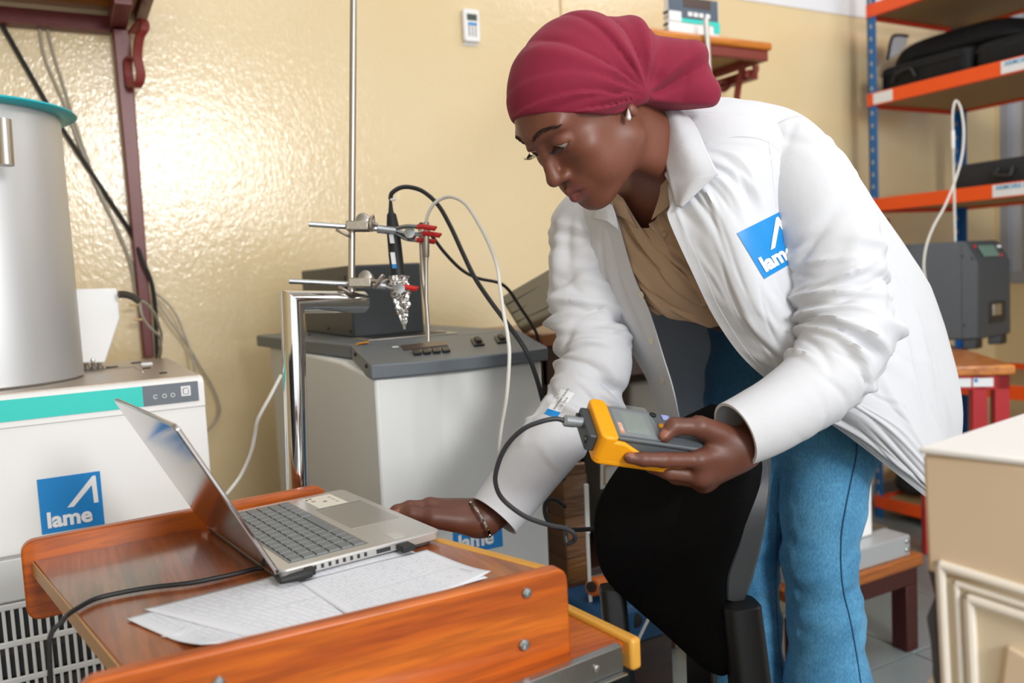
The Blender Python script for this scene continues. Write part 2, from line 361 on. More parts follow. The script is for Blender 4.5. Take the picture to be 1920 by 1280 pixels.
# ================================================================== thermometer on the wall
R0 = thing('wall_thermometer', 'small white temperature and humidity logger fixed high on the wall', 'thermometer', PL(881, 80, 1, YW))
tb = PL(866, 80, 1, YW); tx = PL(896, 80, 1, YW); tt = PL(867, 19, 1, YW)
ww, hh = tx[0]-tb[0], tt[2]-tb[2]
MB().prism(rrect((tb[0], YW-0.001, tb[2]), (ww, 0, 0), (0, 0, hh), 0.008), (0, -0.022, 0)).build('case', M_['white_paint'], R0, bevel=0.004)
MB().box(tb[0]+ww*.2, tb[0]+ww*.82, YW-0.025, YW-0.0225, tb[2]+hh*.64, tb[2]+hh*.84).build('screen', mat('lcd_dark', '#4c554d', 0.2), R0, bevel=0.001)
for k in (.3, .5, .7):
    MB().box(tb[0]+ww*k-.0015, tb[0]+ww*k+.0015, YW-0.024, YW-0.0222, tb[2]+hh*.15, tb[2]+hh*.5).build('vent_slot', M_['ink'], R0)
MB().box(tb[0]+ww*.25, tb[0]+ww*.8, YW-0.024, YW-0.0222, tb[2]+hh*.5, tb[2]+hh*.58).build('button_row', M_['logo_blue'], R0)
MB().box(tb[0]+ww*.05, tb[0]+ww*.95, YW-0.004, YW-0.001, tb[2]-0.007, tb[2]).build('tape', M_['paper'], R0)
# ================================================================== logo sticker (blue square, white arrow and the word)
def logo_sticker(name, o, a, b, parent, th=0.0012, words='lame', cut=None):
    """o lower-left corner, a right edge, b up edge"""
    o, a, b = map(lambda q: np.array(q, float), (o, a, b)); n = nrm(np.cross(a, b))
    s = MB().prism([o, o+a, o+a+b, o+b], n*th).build(name, M_['logo_blue'], parent, smooth=False)
    q = lambda u, v: o+a*u+b*v+n*(th+0.0002)
    MB().prism([q(.46, .41), q(.52, .41), q(.53, .44), q(.865, .80), q(.875, .44), q(.95, .44), q(.935, .93), q(.86, .93), q(.44, .42)][:0] or
               [q(.43, .42), q(.535, .42), q(.85, .765), q(.86, .43), q(.935, .43), q(.925, .93), q(.87, .93)], n*0.0004).build('arrow_mark', M_['logo_white'], s, smooth=False)
    text(words, q(.09, .11), a, b, np.linalg.norm(b)*.385, M_['logo_white'], 'lettering', s, bold=0.035)
    return s

# ================================================================== white machine with steel cylinder (left)
FY = 1.66
c1 = PL(381, 706, 1, FY); mx1, mz = c1[0], c1[2]+0.001
mxl, mxb = -0.75, FY+0.54
MCH = thing('refrigerated_bath', 'white floor-standing laboratory chiller with teal stripe and steel cylinder on top', 'laboratory machine', ((mxl+mx1)/2, FY+.27, 0))
zg = PL(0, 1140, 1, FY)[2]      # top of grille
zs = PL(0, 1050, 1, FY)[2]
mb = MB().box(mxl, mx1, FY+0.012, mxb, 0.04, mz-0.02)
mb.build('cabinet', M_['white_paint'], MCH, bevel=0.006)
MB().box(mxl, mx1, FY, FY+0.0115, zs+0.002, mz-0.03).build('upper_front_panel', M_['white_paint'], MCH, bevel=0.004)
MB().box(mxl, mx1-.004, FY+0.002, FY+0.0115, zg+0.006, zs-0.002).build('middle_front_panel', M_['cream_metal'], MCH, bevel=0.003)
prof = [(FY-0.004, mz-0.1), (FY-0.002, mz-0.02), (FY+0.003, mz-0.006), (FY+0.015, mz), (FY+0.06, mz), (FY+0.06, mz-0.03), (FY+0.0, mz-0.03), (FY+0.0, mz-0.1)]
sz1, sz0 = PL(10, 791, 1, FY)[2], PL(10, 764, 1, FY)[2]
st_t, st_b = PL(268, 724, 1, FY-.004)[2], PL(268, 762, 1, FY-.004)[2]
MB().prism([(mxl, FY-0.0035, st_b-0.012), (mxl, FY-0.003, mz-0.01), (mxl, FY+0.003, mz-0.003), (mxl, FY+0.014, mz), (mxl, FY+.05, mz), (mxl, FY+.05, mz-.03), (mxl, FY, st_b-0.012)], (mx1-mxl, 0, 0)).build('top_fascia', M_['white_paint'], MCH, bevel=0.002)
xk0, xk1 = PL(268, 745, 1, FY-.004)[0], PL(372, 735, 1, FY-.004)[0]
MB().box(mxl+.02, xk0, FY-0.0055, FY-0.0037, st_b, st_t).build('teal_stripe', M_['teal'], MCH, smooth=False)
kp = MB().box(xk0, xk1, FY-0.0057, FY-0.0037, st_b, st_t).build('indicator_panel', mat('indicator_grey', '#6b747d', 0.4), MCH, smooth=False)
for k, u in enumerate((.22, .38, .53)):
    c = V3(xk0+(xk1-xk0)*u, FY-.0058, st_b+(st_t-st_b)*.42)
    r = .0034
    MB().tube([c+V3(r*math.cos(t), 0, r*math.sin(t)) for t in np.linspace(.6, 5.7 if k == 0 else 6.9, 13)], .0006, 5).build('indicator_icon', M_['logo_white'], kp)
c = V3(xk0+(xk1-xk0)*.68, FY-.0062, st_b+(st_t-st_b)*.3)
kb = MB().box(c[0], c[0]+.017, FY-.0072, FY-.0057, c[2], c[2]+.019).build('cycle_button', M_['paper'], kp, bevel=.001)
MB().tube([V3(c[0]+.004, FY-.0074, c[2]+.004), V3(c[0]+.004, FY-.0074, c[2]+.015), V3(c[0]+.013, FY-.0074, c[2]+.015)], .0006, 5).build('button_arrow', M_['ink'], kp)
MB().tube([V3(c[0]+.006, FY-.0074, c[2]+.004), V3(c[0]+.013, FY-.0074, c[2]+.004), V3(c[0]+.013, FY-.0074, c[2]+.012)], .0006, 5).build('button_arrow', M_['ink'], kp)
lo = PL(79, 1002, 1, FY); la = PL(196, 979, 1, FY)-lo; la[2] = 0; lh = PL(70, 899, 1, FY)[2]-lo[2]
logo_sticker('logo_sticker', lo+V3(0, -.0004, .0), la, (0, 0, lh), MCH)
# grille: dark recess, fins, vertical bars and rails
MB().box(mxl, mx1-.02, FY+0.010, FY+0.0118, 0.06, zg).build('recess', M_['black'], MCH, smooth=False)
for k in range(6):
    MB().box(mxl+.1, mx1-.03, FY+.006, FY+.0098, 0.09+k*.083, 0.115+k*.083).build('fin', mat('fin_dark', '#3a3431', .6) if k == 0 else bpy.data.materials['fin_dark'], MCH, smooth=False)
zrow = [zg, zg-0.066, zg-0.132, zg-0.198, zg-0.264]
for z in zrow:
    MB().box(mxl, mx1-.015, FY+0.0, FY+0.0055, z-0.0075, z+0.0035).build('grille_rail', M_['cream_metal'], MCH, bevel=.002)
MB().box(mxl, mx1-.004, FY+0.001, FY+0.0115, 0.05, zrow[-1]-.0075).build('lower_front_panel', M_['cream_metal'], MCH, bevel=.003)
bar0 = None; px0 = mx1-.03; n = 0; xb = px0
while xb > mxl+.25:
    if bar0 is None:
        bar0 = MB().box(xb-.0028, xb+.0028, FY+.0005, FY+.005, zrow[-1], zg).build('grille_bar', M_['cream_metal'], MCH, bevel=.0015, seg=1); x00 = xb
    else: copy_part(bar0, MCH, (xb-x00, 0, 0))
    xb -= .0131
# top plate with oddments
tp = MB().box(mxl+.005, mx1-.006, FY+.018, mxb-.006, mz-.02, mz+.0025).build('top_plate', mat('dull_top_plate', '#b0a294', .38, .6, var=.1, vscale=6), MCH, bevel=.001)
for (px, py, s, m_) in ((210, 688, .012, 'black'), (275, 690, .008, 'black'), (306, 699, .007, 'ink'), (255, 680, .011, 'black')):
    q = PL(px, py, 2, mz+.003); MB().box(q[0]-s, q[0]+s, q[1]-s, q[1]+s, mz+.0025, mz+.0045).build('plate_cutout', M_[m_], tp, bevel=.001)
q = PL(275, 684, 2, mz+.003); MB().box(q[0]-.012, q[0]+.012, q[1]-.01, q[1]+.01, mz+.0025, mz+.008).build('drain_cap', M_['paper'], tp, bevel=.002)
qa, qb = PL(160, 694, 2, mz+.003), PL(252, 688, 2, mz+.003)
MB().tube([qa, qb, PL(268, 697, 2, mz+.003)], .0012, 5).build('plate_seam', M_['steel'], tp)
# vessel: right silhouette x=115@y240 .. 155@y710, axis further left
vb = PL(155, 712, 2, mz+.003)            # right foot of the vessel
cyc = vb+V3(-.16, .11, 0); vr = 0.166
vtop = None
for zz in np.linspace(1.2, 1.8, 121):
    # height at which the right silhouette reaches y ~ 236
    q = np.array([cyc[0], cyc[1], zz])
    z_ = np.dot(q-EYE, FWD); yy = CY-F_PX*np.dot(q-EYE, UPV)/z_
    if vtop is None and yy < 222: vtop = zz
vtop = vtop or 1.4
M_['vessel'] = mat('brushed_vessel', '#c6c7c8', 0.45, 0.6, bump=0.05, bscale=400, bdist=.0006, stretch=(1, 1, .06))
vs = MB().lathe([(vr*.97, 0), (vr, .004), (vr, vtop-mz-.01), (vr*.985, vtop-mz), (vr*.9, vtop-mz)], (cyc[0], cyc[1], mz+.003), (0, 0, 1), 64).build('vessel', M_['vessel'], MCH)
lt = vtop+.008
MB().lathe([(vr*.98, 0), (vr+.022, .002), (vr+.026, .005), (vr+.022, .009), (vr*.6, .011), (.02, .012)], (cyc[0]+.004, cyc[1], vtop), (0, 0, 1), 64).build('lid', M_['teal_lid'], MCH)
# grip tube hanging at the front of the vessel
g1, g0 = U(6, 224, 1.42), U(12, 310, 1.42)
MB().tube([g0, g1], .0125, 16).build('side_tube', M_['steel'], MCH)
# white sensor box with taper, legs, boot
by = cyc[1]+.10
def B(px, py, y=by): return PL(px, py, 1, y)
poly = [B(128, 542), B(219, 540), B(225, 595), B(197, 680), B(150, 681), B(138, 680)]
sb = MB().prism(poly, (0, .07, 0)).build('sensor_box', M_['white_paint'], MCH, bevel=.003, angle=20)
screw(B(174, 675)+V3(0, -.001, 0), (0, -1, 0), .0045, M_['steel'], sb)
for px in (162, 175, 187):
    q = B(px, 681); MB().lathe([(.005, 0), (.005, .02)], (q[0], q[1]+.03, mz), (0, 0, 1), 10).lathe([(.008, 0), (.008, .006)], (q[0], q[1]+.03, mz+.002), (0, 0, 1), 10).build('box_leg', M_['steel'], sb)
p0 = B(221, 550, by+.035); bt = [U(222, 552, 1.78), U(235, 552, 1.79), U(248, 556, 1.80), U(262, 565, 1.81)]
MB().tube(cr(bt, 8), [.0085 if k % 2 else .0065 for k in range(25)], 10).build('cable_boot', mat('boot_brown', '#4a443c', .5), sb)
cable('sensor_cable', [(261, 564, 1.81), (266, 590, 1.83), (276, 608, 1.86), (290, 622, 1.9), (300, 632, 1.95), (302, 655, 2.0), (300, 668, 2.10), (299, 690, 2.26), (298, 730, 2.30)], .0032, M_['grey_cable'], 'grey cable from the boot of the white sensor box, left of its pair')
cable('sensor_cable', [(262, 563, 1.83), (275, 570, 1.87), (290, 588, 1.92), (298, 610, 1.99), (303, 632, 2.06), (298, 668, 2.12), (293, 680, 2.2), (291, 730, 2.28)], .0032, M_['grey_cable'], 'grey cable from the boot of the white sensor box, right of its pair')
for (px, py) in ((253, 571), (262, 599)):
    q = U(px, py, 2.215); o = MB().box(q[0]-.014, q[0]+.012, q[1]-.004, q[1]+.004, q[2]-.003, q[2]+.003).build('cable_clip', mat('clip_tan', '#c9a878', .5) if py == 571 else bpy.data.materials['clip_tan'], None, bevel=.002)
    tag(o, 'small tan clip holding cables on the bracket post, ' + ('upper of two' if py == 571 else 'lower of two'), 'cable clip')

# ================================================================== calibration bath with sloped control panel (centre)
by0 = 1.43
fl_, fr_ = PL(701, 711, 1, by0), PL(1022, 676, 1, by0)
bx0, bx1 = fl_[0], fr_[0]; zlip = (fl_[2]+fr_[2])/2
up_l, up_r = PL(660, 668, 0, bx0-.002), None
BTH = thing('calibration_bath', 'cream bath cabinet with grey sloped control panel standing in the middle against the wall', 'laboratory machine', ((bx0+bx1)/2, 1.9, 0))
zl = 0.993
pA = PL(658, 646, 2, zl); pBk = PL(480, 628, 2, zl); pC = PL(962, 611, 2, zl)
pC = pA+V3(1, 0.0, 0)*(min(pC[0], bx1+.07)-pA[0])
yb_ = min(pBk[1], YW-.03); ypan = pA[1]
# body
body = MB().prism([(bx0+.004, by0+.022, .05), (bx0+.004, by0+.006, zlip), (bx0+.004, ypan-.02, zl-.031), (bx0+.004, yb_-.012, zl-.031), (bx0+.004, yb_-.02, .05)], (bx1-bx0-.008, 0, 0))
M_['bath_side'] = mat('bath_side_grey', '#b9b2a4', .5, bump=.05, bscale=500)
body.build('cabinet_body', M_['cream_metal'], BTH, bevel=.006)
MB().box(bx0+.03, bx1-.03, by0+.06, yb_-.06, 0.0, .05).build('plinth', M_['black'], BTH)
# lid slab
lq = [pA+V3(-.002, .003, 0), pC+V3(.002, .003, 0), pC+V3(-.03, yb_-ypan, 0), pBk]
MB().prism([q-V3(0, 0, .03) for q in lq], (0, 0, .03)).build('lid_slab', M_['slate'], BTH, bevel=.004)
# control panel: sloped, front edge bulged
n = 13; top, fro, low = [], [], []
for k in range(n):
    u = k/(n-1); bl = .016*(1-(2*u-1)**2)
    x = bx0-.006+(bx1-bx0+.012)*u
    top.append((pA[0]+(pC[0]-pA[0])*u, ypan, zl)); fro.append((x, by0-.004-bl, zlip+.027-bl*.1)); low.append((x, by0-.002-bl, zlip))
bk = [(x, ypan, zl-.05) for x, _, _ in top]
cp = MB(); cp.grid(np.array([bk, low, fro, top]))
cp.add(bk+top, [(k, k+1, n+k+1, n+k) for k in range(n-1)])
for e in (0, n-1): cp.add([bk[e], low[e], fro[e], top[e]], [(0, 1, 2, 3)])
panel = cp.build('control_panel', M_['slate'], BTH, bevel=.003, angle=25, recalc=True)
pn = nrm(np.cross(V3(1, 0, 0), V3(*top[6])-V3(*fro[6])))
if pn[2] < 0: pn = -pn
p0_ = V3(*top[0])
def CP(px, py): return PP(px, py, p0_+pn*.0012, pn)
def cpad(name, px4, h, m, par=None, bev=.0008):
    q = [CP(*p) for p in px4]; return MB().prism(q, pn*h).build(name, m, par or panel, bevel=bev)
def CP4(x0, y0, x1, y1, sl=-.105, sh=.55):   # skewed panel rectangle in the frame of the picture
    h = y1-y0; return [(x0, y0), (x1, y0+sl*(x1-x0)), (x1+sh*h, y1+sl*(x1-x0)), (x0+sh*h, y1)]
disp = cpad('display', [(751, 648), (834, 639), (840, 647), (758, 656)], .0012, M_['glass_dark'])
for k, x in enumerate((773, 791, 809, 827)): cpad('panel_button', CP4(x, 659-1.6*k, x+14, 666-1.6*k), .0045, M_['black'])
for (x, y) in ((882, 637), (926, 632)):
    s_ = cpad('rocker_switch', CP4(x, y, x+20, y+12, -.1, .6), .003, M_['black'])
    q = [CP(x+7, y+2), CP(x+16, y+1), CP(x+22, y+8), CP(x+12, y+9)]; MB().prism(q, pn*.009).build('rocker', M_['rubber'], s_, bevel=.001)
cpad('brand_label', [(669, 643.5), (692, 640), (690, 643.5), (666, 647)], .0008, M_['yellow'])
text('FLUKE', CP(670, 646.3)+pn*.001, (1, 0, .0), nrm(np.cross(pn, (1, 0, 0))), .008, M_['ink'], 'brand_lettering', panel)
cpad('small_label', [(735, 650), (746, 649), (748, 651), (737, 652)], .0006, M_['paper'])
for (px, py) in ((667, 664), (688, 686)): screw(U(px, py, 1.585 if px == 667 else 1.53), (-1, -.2, 0), .0045, M_['black'], panel)
# bath opening (bright tray) and rear housing
def LZ(px, py, z=zl+.001): return PL(px, py, 2, z)
o1, o2, o3, o4 = LZ(672, 627), LZ(878, 606), LZ(868, 602), LZ(690, 617)
tr = MB()
xa, xb2 = bx0+.09, bx1-.06
yo0, yo1 = ypan+.05, ypan+.16
MB().box(xa, xb2, yo0, yo1, zl, zl+.003).build('steel_tray', M_['steel'], BTH, bevel=.001)
MB().box(xa+.02, xb2-.02, yo0+.015, yo1-.015, zl+.003, zl+.0045).build('bath_opening', M_['black'], BTH)
hy = yo1+.035
ha, hb = PL(594, 615, 1, hy), PL(792, 605, 1, hy)
hz1 = PL(690, 496, 1, hy)[2]
hx0 = PL(662, 610, 1, hy)[0]; hx1 = PL(795, 600, 1, hy)[0]
hsg = MB().box(hx0, hx1, hy, yb_-.01, zl, hz1).build('stirrer_housing', M_['dark_grey'], BTH, bevel=.004)
for k in range(6):
    zz = zl+.06+k*.024
    if zz < hz1-.03: MB().box(hx0-.0015, hx0+.002, hy+.035, hy+.085, zz, zz+.012).build('vent_slot', M_['black'], hsg)
for (yy, zz) in ((hy+.02, zl+.015), (hy+.2, zl+.015)): screw((hx0, yy, zz), (-1, 0, 0), .004, M_['black'], hsg)
for (px, py) in ((580, 628), (640, 628)): screw(LZ(px, py), (0, 0, 1), .004, M_['black'], BTH)
# logo on the cabinet front, seen under the sleeve
lo = PL(886, 1036, 1, by0+.012); la = PL(943, 1030, 1, by0+.012)-lo; la[2] = 0
logo_sticker('logo_sticker', lo+V3(-.04, 0, .0), V3(la[0]+.04, 0, 0), (0, .0, .105), BTH)

# ================================================================== bent chrome pipe stand with rod, clamps and probes
PD = 1.40
pv0, pv1 = U(561, 1000, PD+.04), U(548, 572, PD)
pvd = nrm(pv1-pv0); foot = pv0+pvd*(-(pv0[2]-.012)/pvd[2])
pe = U(680, 566, 1.52)
pr = .0195
PST = thing('pipe_stand', 'bent chrome pipe stand with a tall thin steel rod in front of the bath', 'stand', (foot[0], foot[1], 0))
mit = U(548, 566, PD)
pd2 = nrm(pe-mit)
mb = MB(); a, b, d = frame(pvd); nn = nrm(pvd-pd2)*1.0
ring = [(math.cos(2*math.pi*k/40), math.sin(2*math.pi*k/40)) for k in range(40)]
side = nrm(np.cross(pvd, pd2)); v2 = nrm(np.cross(pd2, side)); v1 = nrm(np.cross(pvd, side))
mid = mit; rows = []
bis = nrm(pvd+pd2)     # mitre plane normal
def sect(c, dirv): # project the ring around dirv onto the mitre plane
    out = []
    for cs, sn in ring:
        p = c+pr*(cs*side+sn*v1); t = np.dot(mid-p, bis)/np.dot(pvd, bis); out.append(p+pvd*t)
    return out
rows.append([foot+pr*(cs*side+sn*v1) for cs, sn in ring]); rows.append(sect(mid-pvd*.1, pvd))
rows.append([pe+pr*(cs*side+sn*v2) for cs, sn in ring]); rows.append([pe-pd2*.002+pr*.88*(cs*side+sn*v2) for cs, sn in ring]); rows.append([pe-pd2*.05+pr*.85*(cs*side+sn*v2) for cs, sn in ring])
mb.grid(np.array(rows), closeu=True); mb.add(rows[-1], [tuple(range(40))])
mb.build('bent_pipe', M_['chrome'], PST, recalc=True, angle=30)
MB().lathe([(.045, 0), (.045, .008), (.04, .012), (.022, .014)], (foot[0], foot[1], 0), (0, 0, 1), 40).build('base_plate', M_['black'], PST)
r0_, r1_ = U(659, 548, 1.50), U(663, -60, 1.50)
MB().tube([r0_, r1_], .0062, 16).build('rod', M_['steel'], PST)
def clamp(d, lft, boss, jaw, tips, label, wing):
    T = thing('clamp', label, 'clamp', U(*boss, d))
    MB().tube([U(*lft, d-.03), U(*jaw, d+.02)], .0046, 12).build('clamp_rod', M_['zinc'], T)
    bm_ = MB(); c = U(*boss, d)
    bm_.lathe([(.008, -.013), (.0125, -.011), (.013, .011), (.008, .013)], U(boss[0]+22, boss[1]-10, d), UPV*.2-FWD, 14)
    bm_.ob(U(boss[0]-12, boss[1]+6, d-.018), RGT*.040, UPV*.017, FWD*.03)
    bm_.tube([U(boss[0]+25, boss[1]-6, d-.01), U(boss[0]+48, boss[1]-4, d-.012)], .0042, 10)
    bm_.build('boss_head', M_['cast'], T, bevel=.002)
    wq = U(boss[0]+wing[0], boss[1]+wing[1], d-.012); A, Bv = nrm(UPV+RGT*wing[2]), nrm(RGT*.35+FWD)
    MB().tube([wq+A*.0135*math.cos(t)+Bv*.006*math.sin(t) for t in np.linspace(0, 2*math.pi, 25)], .0024, 8, cap=False).build('wing_nut', M_['cast'], T)
    wq = U(boss[0]-17, boss[1]+12, d-.016)
    MB().tube([wq+nrm(RGT-UPV*.5)*.012*math.cos(t)+FWD*.006*math.sin(t) for t in np.linspace(0, 2*math.pi, 25)], .0026, 8, cap=False).build('wing_nut', M_['cast'], T)
    j = MB(); jp = U(*jaw, d+.02)
    j.tube([U(jaw[0]-28, jaw[1]-2, d+.01), U(jaw[0]+6, jaw[1]+2, d+.02)], .0075, 10)
    j.lathe([(.004, -.01), (.010, -.009), (.010, .009), (.004, .01)], U(jaw[0]+34, jaw[1]+8, d+.02), -FWD+UPV*.2, 14)
    for (tx, ty, dd) in tips:
        j.tube(cr([jp, U((jaw[0]*.5+tx*.5), jaw[1]*.4+ty*.6+ (4 if ty > jaw[1] else -3), d+.02+dd*.6), U(tx-2, ty, d+.02+dd)], 5), .0042, 8)
    j.build('jaw', M_['zinc'], T)
    for (tx, ty, dd) in tips:
        MB().tube(cr([U(tx-4, ty, d+.02+dd), U(tx+8, ty, d+.021+dd), U(tx+28, ty+3, d+.022+dd), U(tx+31, ty+4, d+.022+dd)], 4), [.0048]*9+[.0052]*2+[.0048]+[.002], 10).build('jaw_tip', M_['red_tip'], T)
    return T
clamp(1.495, (579, 420), (660, 425), (735, 431), ((786, 425, -.012), (795, 438, 0), (785, 450, .015)), 'upper metal clamp with red tipped jaws on the steel rod, holding a steel probe', (38, -7, .05))
clamp(1.495, (542, 527), (665, 532), (716, 535), ((730, 527, .03), (752, 538, 0), (735, 540, .03)), 'lower metal clamp with red tipped jaws holding the foil wrapped black probe', (46, -4, .6))
# black probe with foil cone
PRB = thing('humidity_probe', 'black tapered probe with stuck labels and a crumpled foil cone at its tip', 'probe', U(755, 620, 1.53))
pts = [U(732, 372, 1.53), U(733, 398, 1.53), U(734, 402, 1.53), U(737, 430, 1.53), U(742, 480, 1.53), U(747, 525, 1.53)]
MB().tube(pts, [.0022, .005, .0085, .0122, .0130, .0130], 20).build('probe_body', M_['rubber'], PRB)
for (a_, b_, m_) in (((735, 437), (738, 456), 'paper'), ((738, 473), (741, 495), 'paper'), ((741, 495), (742, 503), 'logo_blue')):
    qa, qb = U(a_[0]-2, a_[1], 1.5155), U(b_[0]-2, b_[1], 1.5155)
    MB().prism([qa-RGT*.004, qa+RGT*.004, qb+RGT*.004, qb-RGT*.004], -FWD*.0012).build('probe_label', M_[m_], PRB, smooth=False)
nr, nc = 46, 40; G = np.zeros((nr, nc, 3))
for i in range(nr):
    t = i/(nr-1); c = U(747+(759-747)*t, 517+(617-517)*t, 1.53)
    r = .0155*(1-max(0, t-.28)/.72)**.9+.0012
    for j in range(nc):
        th = 2*math.pi*j/nc; cz = .0018*(math.sin(9*th+14*t)+math.sin(5*th-23*t+1)+rng.normal(0, .5))*min(1, r/.01)
        G[i, j] = c+(r+cz)*(math.cos(th)*RGT+math.sin(th)*FWD)
MB().grid(G, closeu=True).build('foil_cone', mat('crumpled_foil', '#c9c7c4', .22, 1.0, bump=.5, bscale=160, bdist=.004), PRB, angle=22)
cable('probe_cable', [(732, 374, 1.53), (735, 362, 1.53), (750, 352, 1.535), (770, 351, 1.54), (795, 360, 1.55), (822, 385, 1.55), (845, 425, 1.54), (868, 475, 1.50), (890, 520, 1.46), (920, 565, 1.42), (950, 605, 1.36), (985, 655, 1.34), (1005, 705, 1.36), (1020, 760, 1.42), (1040, 830, 1.46), (1058, 900, 1.47)], .0042, M_['rubber'], 'thick black cable arching from the top of the black probe over the control panel')
q = U(734, 374, 1.528); o = MB().tube([q-RGT*.002, q+RGT*.007], .0025, 8).build('cable_tie', M_['paper'], None); tag(o, 'white tie around the black probe cable just above the probe', 'cable tie')
# steel probe with white cable
SP = thing('steel_probe', 'slim steel thermometer probe with thick handle held by the upper clamp', 'probe', U(801, 612, 1.52))
MB().tube([U(799, 416, 1.52), U(799, 416, 1.52)-UPV*.001, U(799.5, 480, 1.52), U(799.5, 483, 1.52)], [.0035, .0056, .0056, .0038], 16).build('handle', M_['steel'], SP)
MB().tube([U(799.5, 482, 1.52), U(799, 492, 1.52), U(799, 560, 1.522), U(803, 615, 1.525), U(803.5, 640, 1.525)], [.0042, .0036, .0034, .0034, .0034], 12).build('sheath', M_['steel'], SP)
cable('white_cable', [(799, 417, 1.52), (803, 400, 1.52), (815, 381, 1.52), (832, 371, 1.52), (850, 370, 1.51), (872, 382, 1.50), (895, 415, 1.47), (918, 460, 1.43), (932, 500, 1.40), (938, 540, 1.37), (944, 585, 1.34), (952, 630, 1.31), (955, 670, 1.30), (950, 740, 1.31), (940, 800, 1.34), (934, 850, 1.36), (930, 900, 1.38), (930, 960, 1.39)], .0031, M_['white_cable'], 'pale grey cable curving from the steel probe down across the bath front')
SP2 = thing('thin_probe', 'second thin steel rod leaning behind the steel probe and its red jaws', 'probe', U(797, 612, 1.55))
MB().tube([U(787, 428, 1.545), U(789, 440, 1.545), U(793, 520, 1.548), U(800, 580, 1.548), U(801, 640, 1.55)], [.003, .0042, .0042, .0034, .0034], 12).build('sheath', M_['steel'], SP2)
cable('thin_black_cable', [(787, 429, 1.545), (789, 420, 1.55), (797, 425, 1.56), (812, 445, 1.57), (835, 475, 1.58), (865, 505, 1.60), (895, 521, 1.62), (935, 530, 1.66), (955, 545, 1.68), (975, 575, 1.72), (995, 605, 1.76), (1008, 632, 1.8), (1012, 680, 1.86)], .0033, M_['rubber'], 'thinner black cable running from the red jaws past the leaning grey panel')
cable('power_cord', [(527, 703, 1.66), (508, 740, 1.64), (484, 785, 1.62), (478, 815, 1.62), (470, 850, 1.61), (452, 890, 1.6), (430, 920, 1.58), (415, 940, 1.58), (400, 1000, 1.6)], .0036, M_['white_cable'], 'white power cord hanging beside the chrome pipe behind the desk')
# ================================================================== dark cabinet table behind, leaning panel, boxes
TB = thing('side_table', 'dark reddish wooden table standing right of the bath cabinet, mostly in shadow', 'table', (1.25, 1.75, 0))
tz = 0.985
q = PL(1005, 626, 2, tz)
tx0, ty0 = max(q[0], .93), q[1]-.02
tx0 = PL(1015, 640, 1, ty0)[0]
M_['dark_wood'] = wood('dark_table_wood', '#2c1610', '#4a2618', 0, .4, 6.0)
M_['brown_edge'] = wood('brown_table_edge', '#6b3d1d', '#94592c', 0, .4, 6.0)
TBK = ty0+.36
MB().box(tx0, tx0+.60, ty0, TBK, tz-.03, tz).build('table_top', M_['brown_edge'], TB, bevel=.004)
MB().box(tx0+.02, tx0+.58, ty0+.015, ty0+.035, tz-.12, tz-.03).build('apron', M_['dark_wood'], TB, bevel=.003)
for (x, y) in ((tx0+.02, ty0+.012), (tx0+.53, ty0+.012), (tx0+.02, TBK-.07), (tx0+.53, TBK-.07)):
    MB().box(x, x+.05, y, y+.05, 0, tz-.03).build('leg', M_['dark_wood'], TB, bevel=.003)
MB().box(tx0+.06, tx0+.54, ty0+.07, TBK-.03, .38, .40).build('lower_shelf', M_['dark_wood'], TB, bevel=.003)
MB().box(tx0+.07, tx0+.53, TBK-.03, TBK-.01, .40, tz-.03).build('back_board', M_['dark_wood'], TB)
# leaning grey panel (lid of an instrument)
LPd = 2.1
q0, q1, q2, q3 = U(936, 556, 2.00), U(1060, 484, 1.96), U(1075, 570, 1.90), U(972, 615, 1.91)
LPT = thing('leaning_panel', 'grey beige ribbed instrument panel leaning on the dark table behind the bath', 'panel', (q0+q2)/2)
nn = nrm(np.cross(q1-q0, q3-q0)); nn = nn if np.dot(nn, FWD) > 0 else -nn
pbm = mat('beige_grey_plastic', '#857c66', .5)
MB().prism([q0, q1, q2, q3], nn*.03).build('slab', pbm, LPT, bevel=.008, seg=3)
for t in (.3, .58, .84):
    a_, b_ = q0+(q3-q0)*t-nn*.0015, q1+(q2-q1)*t-nn*.0015
    MB().tube([a_+(b_-a_)*.03, b_], .0016, 6).build('rib', mat('rib_dark', '#5e5848', .5) if t == .3 else bpy.data.materials['rib_dark'], LPT)
# taped carton standing below
TBX = thing('taped_carton', 'tall narrow brown carton wrapped in shiny tape standing behind the desk', 'carton', (1.0, 1.75, 0))
tcm = mat('taped_cardboard', '#6e4a2c', .25, var=.2, vscale=14, bump=.9, bscale=34, bdist=.01, stretch=(.4, .4, 3))
ca, cb = U(1060, 885, 1.72), U(1113, 885, 1.74); cc, cd = U(1064, 1180, 1.68), U(1108, 1180, 1.70)
xl_, xr_ = PL(1061, 1000, 1, 1.50)[0], PL(1104, 1000, 1, 1.50)[0]
zt_ = PL(1085, 868, 1, 1.50)[2]
MB().box(xl_, xr_, 1.50, ty0-.004, 0.0, zt_).build('carton_body', tcm, TBX, bevel=.004)
for k in range(7):
    z = zt_*.12+k*zt_*.13
    MB().box(xl_-.0006, xr_+.0006, 1.4994, ty0-.0034, z, z+.045).build('tape_band', mat('clear_brown_tape', '#7a5432', .12, var=.1, bump=.5, bscale=25, bdist=.006, stretch=(.3, .3, 3)) if k == 0 else bpy.data.materials['clear_brown_tape'], TBX)
fq = [U(1126, 868, 1.75), U(1182, 856, 1.75), U(1178, 905, 1.75), U(1126, 917, 1.75)]
FRM = MB().prism(fq, FWD*.004).build('framed_card', M_['paper'], TB)
FRM['label'] = 'white card with a tan border line'
ce = (fq[0]+fq[2])/2
